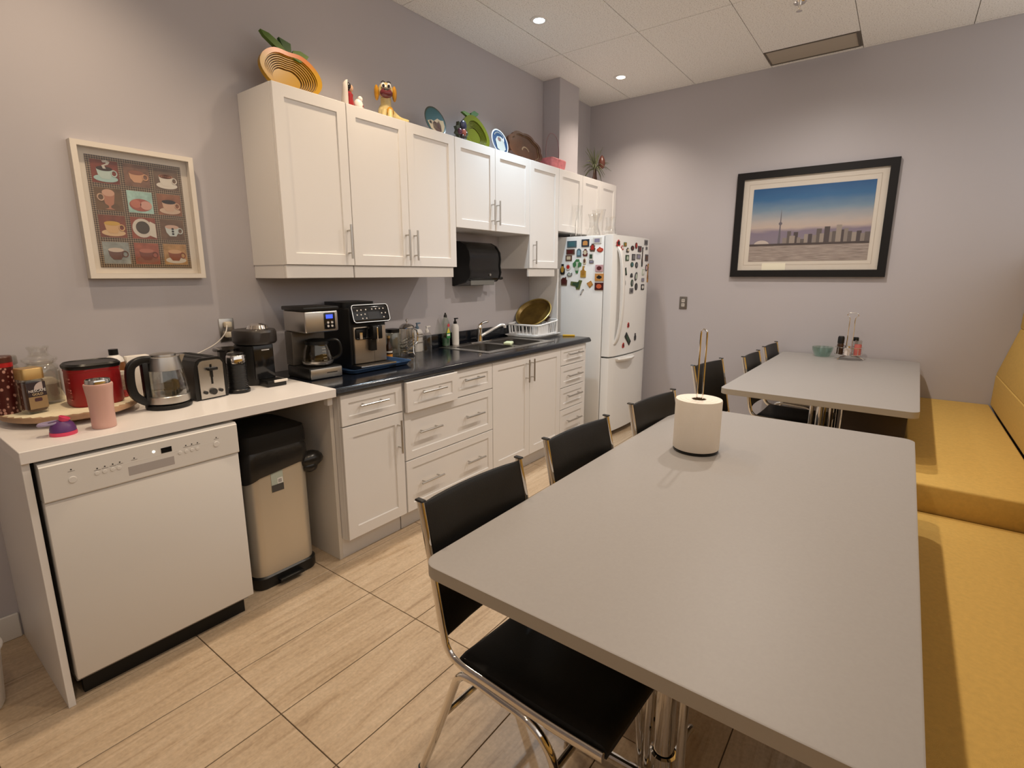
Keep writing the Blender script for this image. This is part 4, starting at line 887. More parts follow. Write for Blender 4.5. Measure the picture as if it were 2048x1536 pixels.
mtx = Matrix.Translation((0.015, 0.0, 0.135)) @ Matrix.Rotation(-0.25, 4, 'Z') @ Matrix.Rotation(-0.72, 4, 'Y') @ Matrix.Rotation(0.22, 4, 'X') @ Matrix.Scale(0.95, 4)
B().lathe([(0, 0), (0.12, 0), (0.145, 0.006), (0.165, 0.03), (0.168, 0.03), (0.15, 0.0), (0.12, -0.005), (0, -0.005)], seg=40).xf(mtx).obj('tray_dish', gt, t)
B().tube([(0.167 * math.cos(2 * PI * i / 40), 0.167 * math.sin(2 * PI * i / 40), 0.031) for i in range(40)], 0.006, 8, closed=True).xf(mtx).obj('rim', mat('brass_rim', (0.40, 0.30, 0.09, 1), 0.3, 0.6), t)
B().box(-0.03, 0.03, -0.165, 0.165, -0.016, -0.0055, 0.002, 1).xf(mtx).obj('wooden_strap', mat('dark_wood', (0.04, 0.018, 0.010, 1), 0.5), t)
t = thing('paring_knife', 'small knife with a yellow handle at the end of the black worktop', 'knife', (3.53, -0.405, ZB), -1.0)
B().box(0.0, 0.105, -0.008, 0.008, 0.0, 0.014, 0.004, 2).obj('handle', mat('yellow_plastic', (0.65, 0.40, 0.03, 1), 0.4), t)
B().prism([(-0.09, 0.0), (0.0, -0.008), (0.0, 0.007)], 'z', 0.004, 0.0055).obj('blade', steel, t)

# paper towel dispenser on the wall
t = thing('towel_dispenser', 'black paper towel dispenser with side crank on the wall above the sink', 'dispenser', (2.775, -0.001, 1.345))
pr = [(0.0, 0.0), (-0.13, 0.03), (-0.165, 0.06), (-0.175, 0.10), (-0.165, 0.15), (-0.172, 0.20), (-0.165, 0.25), (-0.13, 0.30), (-0.08, 0.325), (0.0, 0.33)]
B().prism(pr, 'x', -0.172, 0.172).obj('cover', mat('smoke_black', (0.014, 0.014, 0.015, 1), 0.18), t)
for xa, xb in ((-0.185, -0.1725), (0.1725, 0.185)): B().prism([(a * 1.03 - 0.002, 0.004 + b_ * 0.985) for a, b_ in pr], 'x', xa, xb).obj('side_cheek', black, t)
B().box(-0.14, 0.14, -0.148, -0.138, 0.008, 0.045, 0.003, 1).obj('paper_slot', mat('slot_grey', (0.2, 0.2, 0.19, 1), 0.5), t)
B().cyl((0.05, -0.180, 0.085), 0.009, 0.008, 'y', seg=16).obj('lock_button', steel, t)
B().cyl((0.1855, -0.125, 0.065), 0.012, 0.02, 'x', seg=14).tube(smooth_pts([(0.202, -0.125, 0.065), (0.225, -0.132, 0.055), (0.250, -0.138, 0.060)], 4), [0.008, 0.008, 0.008, 0.0085, 0.009, 0.010, 0.011, 0.012, 0.010], 10).obj('crank', black, t)
# ------------------------------------------------------------------ ornaments on top of the wall cabinets
ZC = 2.2925
def ring_solid(outer, inner, y0, y1):
    """flat ring between two outlines of equal point count, from y0 (front) to y1 (back)"""
    return B().rings([[(x, y0, z) for x, z in outer], [(x, y0, z) for x, z in inner], [(x, y1, z) for x, z in inner], [(x, y1, z) for x, z in outer], [(x, y0, z) for x, z in outer]], False, False)
def scl(o, k, c): return [(c[0] + (x - c[0]) * k, c[1] + (z - c[1]) * k) for x, z in o]
def fruit_bowl(label, loc, outline, c, n, k0, cols, lean, k1=0.45, rz=0):
    t = thing('collapsible_fruit_bowl', label, 'bowl', loc, rz)
    R = Matrix.Rotation(lean, 4, 'X')
    rim = ring_solid(outline, scl(outline, k0, c), -0.011, 0.011).xf(R).obj('rim', cols[0], t)
    st = (k0 - k1) / n
    for k in range(n):
        a, b_ = k0 - k * st, k0 - (k + 0.58) * st
        ring_solid(scl(outline, a - 0.006, c), scl(outline, b_, c), -0.009 + 0.0035 * (k + 1), 0.009 + 0.0035 * (k + 1)).xf(R).obj('ring', cols[1], t)
        ring_solid(scl(outline, b_ - 0.001, c), scl(outline, k0 - (k + 1) * st, c), -0.003 + 0.0035 * (k + 1), 0.008 + 0.0035 * (k + 1)).xf(R).obj('groove_ring', cols[2], t)
    o = scl(outline, k1 - 0.005, c)
    B().prism(o, 'y', -0.006 + 0.0035 * (n + 1), 0.012 + 0.0035 * (n + 1)).xf(R).obj('centre_panel', cols[0], t)
    return t, R
def leaf(pts, y0, y1, R, t, m, name='leaf'): return B().prism(pts, 'y', y0, y1).xf(R).obj(name, m, t)
yel = bpy.data.materials.new('painted_mango'); yel.use_nodes = True
nt = yel.node_tree; b = nt.nodes['Principled BSDF']; tc = nt.nodes.new('ShaderNodeTexCoord'); sx = nt.nodes.new('ShaderNodeSeparateXYZ'); r = nt.nodes.new('ShaderNodeValToRGB')
mr = nt.nodes.new('ShaderNodeMapRange'); mr.inputs[1].default_value = 0.12; mr.inputs[2].default_value = 0.21
nt.links.new(tc.outputs['Object'], sx.inputs[0]); nt.links.new(sx.outputs['Z'], mr.inputs[0]); nt.links.new(mr.outputs[0], r.inputs['Fac'])
r.color_ramp.elements[0].color = (0.44, 0.235, 0.004, 1); r.color_ramp.elements[1].color = (0.62, 0.14, 0.02, 1); r.color_ramp.elements[0].position = 0.35
nt.links.new(r.outputs['Color'], b.inputs['Base Color']); b.inputs['Roughness'].default_value = 0.3
mango = [(0.155 * math.cos(a) * (1 + 0.06 * math.cos(2 * a)), 0.118 + 0.118 * math.sin(a) - 0.018 * max(0, math.sin(a)) ** 14) for a in [2 * PI * i / 48 for i in range(48)]]
t, R = fruit_bowl('yellow mango-shaped spiral wooden bowl with green leaves on the left cabinet', (1.305, -0.175, ZC), mango, (-0.03, 0.075), 7, 0.85,
                  (yel, mat('mango_ring', (0.42, 0.22, 0.006, 1), 0.35), mat('ring_brown', (0.07, 0.026, 0.004, 1), 0.5)), -0.22)
lg = mat('leaf_green', (0.08, 0.155, 0.018, 1), 0.6); lgd = mat('leaf_dark', (0.03, 0.085, 0.016, 1), 0.6)
leaf([(-0.02, 0.21), (-0.065, 0.225), (-0.115, 0.262), (-0.128, 0.285), (-0.085, 0.280), (-0.035, 0.25), (-0.005, 0.21)], -0.010, 0.010, R, t, lg)
leaf([(0.0, 0.195), (-0.02, 0.235), (-0.035, 0.282), (0.025, 0.268), (0.02, 0.225), (0.012, 0.195)], -0.006, 0.012, R, t, lgd, 'stem')
leaf([(0.012, 0.20), (0.03, 0.235), (0.07, 0.245), (0.115, 0.232), (0.09, 0.20), (0.055, 0.185)], -0.010, 0.010, R, t, lg)
pgreen = mat('painted_pear', (0.10, 0.115, 0.007, 1), 0.25)
pear = [((0.115 + 0.055 * (0.5 - 0.5 * math.sin(a))) * math.cos(a), 0.115 + 0.118 * math.sin(a)) for a in [2 * PI * i / 48 for i in range(48)]]
t, R = fruit_bowl('green pear-shaped spiral wooden bowl on the short cabinets', (2.675, -0.195, ZC), pear, (0.01, 0.09), 5, 0.74,
                  (pgreen, mat('pear_ring', (0.11, 0.12, 0.010, 1), 0.3), mat('pear_groove', (0.055, 0.04, 0.004, 1), 0.5)), -0.22)
leaf([(-0.02, 0.228), (0.01, 0.225), (0.06, 0.245), (0.075, 0.262), (0.03, 0.272), (-0.005, 0.252)], -0.008, 0.008, R, t, lgd)
leaf([(-0.015, 0.225), (-0.035, 0.24), (-0.085, 0.245), (-0.11, 0.235), (-0.06, 0.215)], -0.008, 0.008, R, t, lg)

def dish(label, loc, r_, rim, face, parts, rz=0, lean=-0.25):
    t = thing('souvenir_plate', label, 'plate', loc, rz)
    R = Matrix.Translation((0, 0, r_)) @ Matrix.Rotation(lean, 4, 'X')
    def L(prof): return B().lathe(prof, seg=40).rot(PI / 2, 'X').xf(R)
    L([(0, -0.006), (r_ * 0.6, -0.006), (r_ * 0.97, 0.006), (r_, 0.008), (r_ * 0.98, 0.0095), (r_ * 0.9, 0.0075), (0, -0.0015)]).obj('plate_body', rim, t)
    f = L([(0, 0.0004), (r_ * 0.90, 0.0082), (r_ * 0.89, 0.0074), (0, -0.001)]).obj('painted_face', face, t)
    for nm, poly, m in parts:
        B().prism([(x * r_, z * r_) for x, z in poly], 'y', -0.0098, -0.0086).xf(R).obj(nm, m, f)
    return t
tealp = mat('teal_glaze', (0.03, 0.12, 0.15, 1), 0.25); crm = mat('cream_glaze', (0.55, 0.44, 0.27, 1), 0.3); brn = mat('brown_glaze', (0.14, 0.05, 0.03, 1), 0.3)
blue = mat('blue_glaze', (0.015, 0.05, 0.12, 1), 0.25); pal = mat('pale_grey_glaze', (0.36, 0.38, 0.36, 1), 0.3)
dish('souvenir plate with teal sky and cream town scene beside the dog figurine', (2.265, -0.185, ZC), 0.094, mat('dark_rim_glaze', (0.05, 0.07, 0.06, 1), 0.25), tealp,
     [('painted_ground', [(-0.8, -0.1), (-0.4, 0.02), (-0.2, -0.02), (0.2, 0.22), (0.5, 0.15), (0.78, 0.2), (0.8, -0.2), (0.6, -0.6), (0, -0.84), (-0.6, -0.58)], crm),
      ('painted_house', [(-0.35, -0.5), (-0.35, -0.2), (-0.15, 0.0), (0.1, -0.1), (0.3, 0.1), (0.45, -0.2), (0.4, -0.62), (0, -0.78)], brn),
      ('painted_tree', ell(-0.52, -0.15, 0.13, 0.12, 12), mat('tree_glaze', (0.05, 0.05, 0.02, 1), 0.3))])
dish('round blue souvenir plate with a white bird between the pear bowl and brown tray', (2.935, -0.185, ZC), 0.096, mat('white_rim_glaze', (0.6, 0.62, 0.62, 1), 0.25), blue,
     [('painted_map', [(-0.5, -0.55), (-0.55, 0.1), (-0.25, 0.4), (0.2, 0.45), (0.5, 0.1), (0.55, -0.5), (0.1, -0.8)], pal),
      ('painted_flower', ell(-0.05, 0.2, 0.22, 0.17, 12), mat('rose_glaze', (0.4, 0.2, 0.2, 1), 0.3)),
      ('painted_bird', [(0.35, 0.1), (0.28, 0.42), (0.42, 0.25), (0.58, 0.48), (0.52, 0.12), (0.42, -0.02)], lamp_white)] +
     [('rim_mark', [(0.74 * math.cos(a) - 0.03, 0.74 * math.sin(a) - 0.06), (0.74 * math.cos(a) + 0.03, 0.74 * math.sin(a) - 0.06), (0.74 * math.cos(a) + 0.03, 0.74 * math.sin(a) + 0.06), (0.74 * math.cos(a) - 0.03, 0.74 * math.sin(a) + 0.06)], pal) for a in [PI * (0.25 + 0.5 * k / 7) for k in range(8)]])
# spiky painted ornament
t = thing('painted_ornament', 'small dark spiky painted ornament leaning on the pear bowl', 'ornament', (2.435, -0.255, ZC))
star = []
for i in range(18):
    rr = 0.062 if i % 2 == 0 else 0.046
    star.append((rr * math.cos(2 * PI * i / 18), 0.062 + rr * math.sin(2 * PI * i / 18)))
B().prism(star, 'y', -0.012, 0.012).obj('backing', mat('ornament_green', (0.05, 0.06, 0.04, 1), 0.35), t)
for (x, z, r_, c) in ((0.01, 0.10, 0.030, (0.03, 0.035, 0.08, 1)), (0.012, 0.055, 0.024, (0.35, 0.09, 0.06, 1)), (-0.025, 0.055, 0.02, (0.09, 0.02, 0.05, 1)), (0.035, 0.05, 0.016, (0.07, 0.09, 0.05, 1)), (0.0, 0.025, 0.018, (0.02, 0.01, 0.01, 1))):
    B().ball((x, -0.014, z), r_, 0.012, r_, 14).obj('painted_blossom', mat('blossom_%d' % int(x * 1000 + z * 10000), c, 0.3), t)
# scalloped brown tray
t = thing('carved_tray', 'brown carved wooden tray with a scalloped rim standing on the cabinets', 'tray', (3.30, -0.19, ZC))
R = Matrix.Rotation(-0.25, 4, 'X')
def scal(k): return [((0.215 * k) * (1 + 0.09 * abs(math.sin(4 * a))) * math.cos(a), 0.125 + 0.118 * k * (1 + 0.10 * abs(math.sin(4 * a))) * math.sin(a)) for a in [2 * PI * i / 64 for i in range(64)]]
bw = mat('walnut_carved', (0.085, 0.03, 0.013, 1), 0.28, var=0.3, vscale=12)
ring_solid(scal(1.0), scal(0.84), -0.013, 0.012).xf(R).obj('rim', bw, t)
ring_solid(scal(0.835), scal(0.80), -0.007, 0.012).xf(R).obj('beaded_edge', mat('pale_beading', (0.22, 0.13, 0.07, 1), 0.35), t)
B().prism(scal(0.798), 'y', -0.002, 0.012).xf(R).obj('tray_floor', bw, t)
for k in range(9):
    a = PI * (0.1 + 0.8 * k / 8)
    B().prism(ell(0.045 * math.cos(a), 0.10 + 0.035 * math.sin(a), 0.007, 0.007, 8), 'y', -0.0042, -0.0022).xf(R).obj('inlay', mat('inlay_tan', (0.30, 0.20, 0.12, 1), 0.4), t)
# pink basket
t = thing('gift_basket', 'pink wrapped gift basket with a thin hoop handle beside the column', 'basket', (3.665, -0.19, ZC))
pkm = mat('pink_wrap', (0.62, 0.20, 0.22, 1), 0.35, var=0.2, vscale=30)
B().rings([[(x, y, z) for x, y in rrect(-a, a, -c, c, 0.02, 5)] for a, c, z in ((0.10, 0.06, 0.0), (0.11, 0.07, 0.035), (0.115, 0.075, 0.085), (0.105, 0.065, 0.095))]).obj('basket_body', pkm, t)
B().tube(smooth_pts([(-0.10, 0, 0.09), (-0.10, 0, 0.20), (-0.06, 0, 0.28), (0.0, 0, 0.30), (0.06, 0, 0.28), (0.10, 0, 0.20), (0.10, 0, 0.09)], 6), 0.0028, 6).obj('hoop_handle', mat('mauve_wire', (0.25, 0.15, 0.17, 1), 0.5), t)
# spiky dried plant
t = thing('air_plant', 'spiky grey-green plant with a brown cone on the corner cabinet', 'plant', (4.415, -0.2, ZC))
random.seed(3)
dr = mat('dry_green', (0.12, 0.13, 0.07, 1), 0.7); drs = mat('bark_brown', (0.05, 0.02, 0.012, 1), 0.7)
for sx_ in (-1, 1): B().tube([(sx_ * 0.03, 0, 0.0), (sx_ * 0.018, 0, 0.07), (sx_ * 0.01, 0, 0.13)], [0.016, 0.011, 0.009], 8).obj('root_leg', drs, t)
for k in range(46):
    a = random.uniform(0, 2 * PI); el = random.uniform(-0.5, 1.35); ln = random.uniform(0.12, 0.24)
    d = Vector((math.cos(a) * math.cos(el), math.sin(a) * math.cos(el) * 0.55, math.sin(el)))
    p0 = Vector((0, 0, 0.135)); p1 = p0 + d * ln * 0.5 + Vector((0, 0, 0.02)); p2 = p0 + d * ln + Vector((0, 0, -0.03 if el < 0.5 else 0.0))
    p2.z = max(p2.z, 0.01); p2.x = min(p2.x, 0.20)
    B().tube(smooth_pts([p0, p1, p2], 3), [0.004, 0.0042, 0.004, 0.0036, 0.003, 0.002, 0.001], 5).obj('leaf', dr, t)
B().lathe([(0, 0), (0.022, 0.01), (0.034, 0.045), (0.030, 0.08), (0.014, 0.115), (0, 0.13)], (0.02, -0.06, 0.125), 14).obj('cone', mat('cone_brown', (0.10, 0.03, 0.02, 1), 0.35), t)

# ceramic figurines
t = thing('lady_figurine', 'small ceramic figurine of a lady in a white veil and red dress on the cabinet', 'figurine', (1.605, -0.2, ZC), 0.9)
cw = mat('white_ceramic', (0.75, 0.70, 0.66, 1), 0.2); cred = mat('red_ceramic', (0.28, 0.015, 0.02, 1), 0.25); cbl = mat('black_ceramic', (0.012, 0.01, 0.01, 1), 0.2); skin = mat('skin_ceramic', (0.55, 0.34, 0.22, 1), 0.3)
B().lathe([(0, 0), (0.034, 0), (0.036, 0.01), (0.03, 0.04), (0.024, 0.07), (0.026, 0.085), (0.014, 0.098), (0, 0.1)], seg=24, sy=0.8).obj('dress', cred, t)
B().ball((0.004, -0.006, 0.118), 0.018, 0.017, 0.021, 18).obj('head', skin, t)
B().ball((-0.002, 0.003, 0.124), 0.020, 0.018, 0.021, 18).obj('hair', cbl, t)
B().rings([[(x * k - 0.014, abs(y) * k * 1.5 + 0.004, z) for x, y in ell(0, 0, 0.03, 0.022, 20)] for k, z in ((1.2, 0.0), (1.15, 0.05), (0.95, 0.1), (0.8, 0.135), (0.35, 0.152))]).obj('veil', cw, t)
B().ball((0.012, -0.045, 0.036), 0.024, 0.026, 0.036, 18).ball((0.012, -0.055, 0.07), 0.014, 0.014, 0.016, 14).obj('child', cw, t)
B().box(-0.004, 0.028, -0.0725, -0.068, 0.03, 0.036).obj('sash', cred, t)
t = thing('dog_figurine', 'yellow ceramic spaniel figurine with floppy ears and a dark muzzle on the cabinet', 'figurine', (1.865, -0.19, ZC), -0.6)
cy = mat('yellow_ceramic', (0.60, 0.48, 0.22, 1), 0.22, var=0.2, vscale=25); cyo = mat('ochre_ceramic', (0.50, 0.24, 0.02, 1), 0.22, var=0.25, vscale=30)
bd_ = B().ball((0.0, 0.01, 0.055), 0.046, 0.045, 0.058, 20)
bd_.tube(smooth_pts([(0.0, 0.0, 0.07), (0.0, -0.004, 0.10), (0.0, -0.008, 0.13)], 4), [0.036, 0.034, 0.032, 0.031, 0.030, 0.030, 0.030, 0.030, 0.030], 14)
bd_.tube(smooth_pts([(0.03, 0.0, 0.045), (0.075, -0.012, 0.022), (0.125, -0.02, 0.012)], 4), [0.030, 0.027, 0.023, 0.019, 0.016, 0.014, 0.013, 0.012, 0.009], 12)
bd_.tube([(-0.012, -0.03, 0.06), (-0.02, -0.045, 0.012), (-0.02, -0.06, 0.008)], [0.016, 0.013, 0.010], 10).tube([(0.02, -0.03, 0.06), (0.016, -0.048, 0.012), (0.016, -0.062, 0.008)], [0.016, 0.013, 0.010], 10)
bd_.obj('body', cy, t)
B().ball((0, -0.012, 0.168), 0.042, 0.036, 0.044, 22).obj('head', cy, t)
B().ball((0, -0.042, 0.148), 0.036, 0.026, 0.026, 20).obj('muzzle', mat('maroon_ceramic', (0.13, 0.025, 0.03, 1), 0.2), t)
B().ball((0, -0.062, 0.164), 0.015, 0.010, 0.009, 14).obj('nose', mat('grey_nose', (0.12, 0.11, 0.10, 1), 0.25), t)
for s in (-1, 1):
    B().ball((s * 0.050, -0.004, 0.158), 0.014, 0.024, 0.042, 16).obj('ear', cyo, t)
    e_ = B().ball((s * 0.016, -0.046, 0.186), 0.012, 0.006, 0.014, 14).obj('eye_white', cw, t)
    B().ball((s * 0.015, -0.0515, 0.183), 0.007, 0.0035, 0.009, 12).obj('pupil', cbl, e_)
    B().tube(smooth_pts([(s * 0.004, -0.044, 0.203), (s * 0.016, -0.044, 0.209), (s * 0.027, -0.040, 0.202)], 3), 0.0022, 6).obj('eyebrow', cbl, t)
B().ball((0.018, -0.022, 0.055), 0.024, 0.022, 0.028, 14).obj('chest_patch', cyo, t)

# ------------------------------------------------------------------ vases on the fridge
ZF = 1.753
def vase(name, label, loc, prof, th=0.003):
    o = B().lathe([(0, 0)] + prof + [(max(r_ - th, 0.001), z) for r_, z in prof[::-1] if z > 0.004] + [(0, 0.008)], seg=36).obj(name, glass('vase_glass', (0.985, 0.985, 0.98), 1.0), loc=loc)
    return tag(o, label, 'vase')
vase('cylinder_vase', 'tall straight clear glass vase at the back of the fridge top', (3.86, -0.325, ZF), [(0.052, 0), (0.053, 0.004), (0.053, 0.27)])
vase('hourglass_vase', 'hourglass-shaped clear glass vase in front on the fridge', (3.83, -0.515, ZF), [(0.055, 0), (0.06, 0.006), (0.056, 0.03), (0.040, 0.075), (0.037, 0.11), (0.042, 0.15), (0.052, 0.185)])
vase('flared_vase', 'tallest flared clear glass vase between two shorter ones on the fridge', (4.06, -0.44, ZF), [(0.045, 0), (0.046, 0.004), (0.042, 0.06), (0.044, 0.14), (0.058, 0.23), (0.064, 0.245)])
vase('squat_vase', 'squat waisted clear glass vase at the front edge of the fridge', (3.83, -0.675, ZF), [(0.055, 0), (0.057, 0.01), (0.048, 0.04), (0.040, 0.08), (0.042, 0.12), (0.046, 0.15)])

# ------------------------------------------------------------------ magnets
COLS = dict(teal='#3f6f78', sky='#7fa3b5', navy='#1d2a3c', amber='#c98f4e', white='#d9d7d2', brown='#5a3d30', cream='#cfc3a8', slate='#4b6470', wine='#5a1a1c', red='#b3241c', green='#3f7a4a', pale='#b8c4b4',
            black='#16181a', gold='#b8903a', ochre='#a8772a', pink='#c9a0a4', grey='#77777a', dgrey='#454448', maroon='#4a1212', coral='#d0623c', olive='#5f6a3a', lil='#8b87a0', dgreen='#2f4a35')
def cm_(k): return mat('magnet_' + k, COLS[k], 0.45)
SHAPES = {
    'rect': [(-1, -1), (1, -1), (1, 1), (-1, 1)],
    'oval': ell(0, 0, 1, 1, 18),
    'arch': [(-1, -1), (1, -1)] + arc(0, 0.3, 1, 0, PI, 9, 0.7),
    'tri': [(-1, -1), (1, -0.9), (0.25, 1), (-0.3, 0.7)],
    'fish': [(-1, 0.0), (-0.5, -0.6), (0.3, -0.75), (1, -0.2), (0.9, 0.4), (0.2, 0.7), (-0.1, 1.0), (-0.4, 0.6), (-0.8, 0.3)],
    'bottle': [(-0.9, -0.8), (-0.5, -1), (0.5, -1), (0.9, -0.8), (0.9, 0.1), (0.45, 0.4), (0.45, 1), (-0.45, 1), (-0.45, 0.4), (-0.9, 0.1)],
    'figure': [(-0.7, -1), (0.7, -1), (0.95, -0.3), (0.6, 0.15), (0.85, 0.45), (0.4, 0.65), (0.45, 0.95), (-0.3, 1), (-0.45, 0.6), (-0.95, 0.3), (-0.6, -0.1), (-1, -0.5)],
    'bush': [(-0.25, -1), (0.25, -1), (0.35, -0.1), (0.95, 0.0), (1, 0.45), (0.6, 0.6), (0.45, 1), (-0.2, 1), (-0.55, 0.7), (-1, 0.4), (-0.9, -0.05), (-0.4, -0.15)],
    'house': [(-0.9, -1), (0.9, -1), (1, 0.2), (0.7, 0.35), (0.6, 1), (0.1, 0.75), (-0.4, 0.85), (-1, 0.3)],
    'tee': [(-1, -0.1), (-0.1, -0.35), (0.0, -1), (0.6, -1), (0.8, 0.1), (1, 0.9), (0.5, 1), (0.3, 0.55), (-0.9, 0.7)],
    'giraffe': [(-0.95, -1), (0.9, -1), (0.9, 0.1), (0.25, 0.25), (0.2, 0.75), (0.5, 0.95), (-0.2, 1), (-0.35, 0.3), (-0.95, 0.15)],
    'diamond': [(0, -1), (1, -0.1), (0.35, 1), (-1, 0.25)],
    'scallop': [(-1, -0.1), (-0.6, -0.9), (0.5, -1), (1, -0.2), (0.9, 0.8), (0.3, 0.3), (-0.2, 1), (-0.7, 0.4)],
    'stick': [(-0.6, -1), (0.6, -1), (0.9, -0.55), (0.35, -0.3), (0.5, 0.8), (1, 1), (-0.4, 1), (-0.2, 0.2), (-0.9, -0.5)],
    'wisp': [(-0.9, -1), (-0.5, -0.9), (0.2, 0.3), (0.9, 0.8), (0.5, 1), (-0.2, 0.5)],
}
def magnet(label, shape, plane, a, z, w_, h, c1, c2, ish='rect', rot=0.0, k=0.62, th=0.005):
    if plane == 'side': loc = (3.7385, a, z)
    else: loc = (a, fdoor_y(a) - 0.0003, z)
    w_ *= 0.88; h *= 0.88
    t = thing('fridge_magnet', label, 'magnet', loc, 0, 'souvenir magnets on the fridge')
    def P(sh, q, d0, d1, dz=0.0):
        pts = []
        for x, y in SHAPES[sh]:
            x2, y2 = x * w_ / 2 * q, y * h / 2 * q + dz
            pts.append((x2 * math.cos(rot) - y2 * math.sin(rot), x2 * math.sin(rot) + y2 * math.cos(rot)))
        if plane == 'side': return B().prism([(-x, y) for x, y in pts], 'x', -d1, -d0)
        return B().prism(pts, 'y', -d1, -d0)
    P(shape, 1.0, 0.0, th).obj('magnet_body', cm_(c1), t)
    P(ish, k, th + 0.0002, th + 0.0012).obj('printed_face', cm_(c2), t)
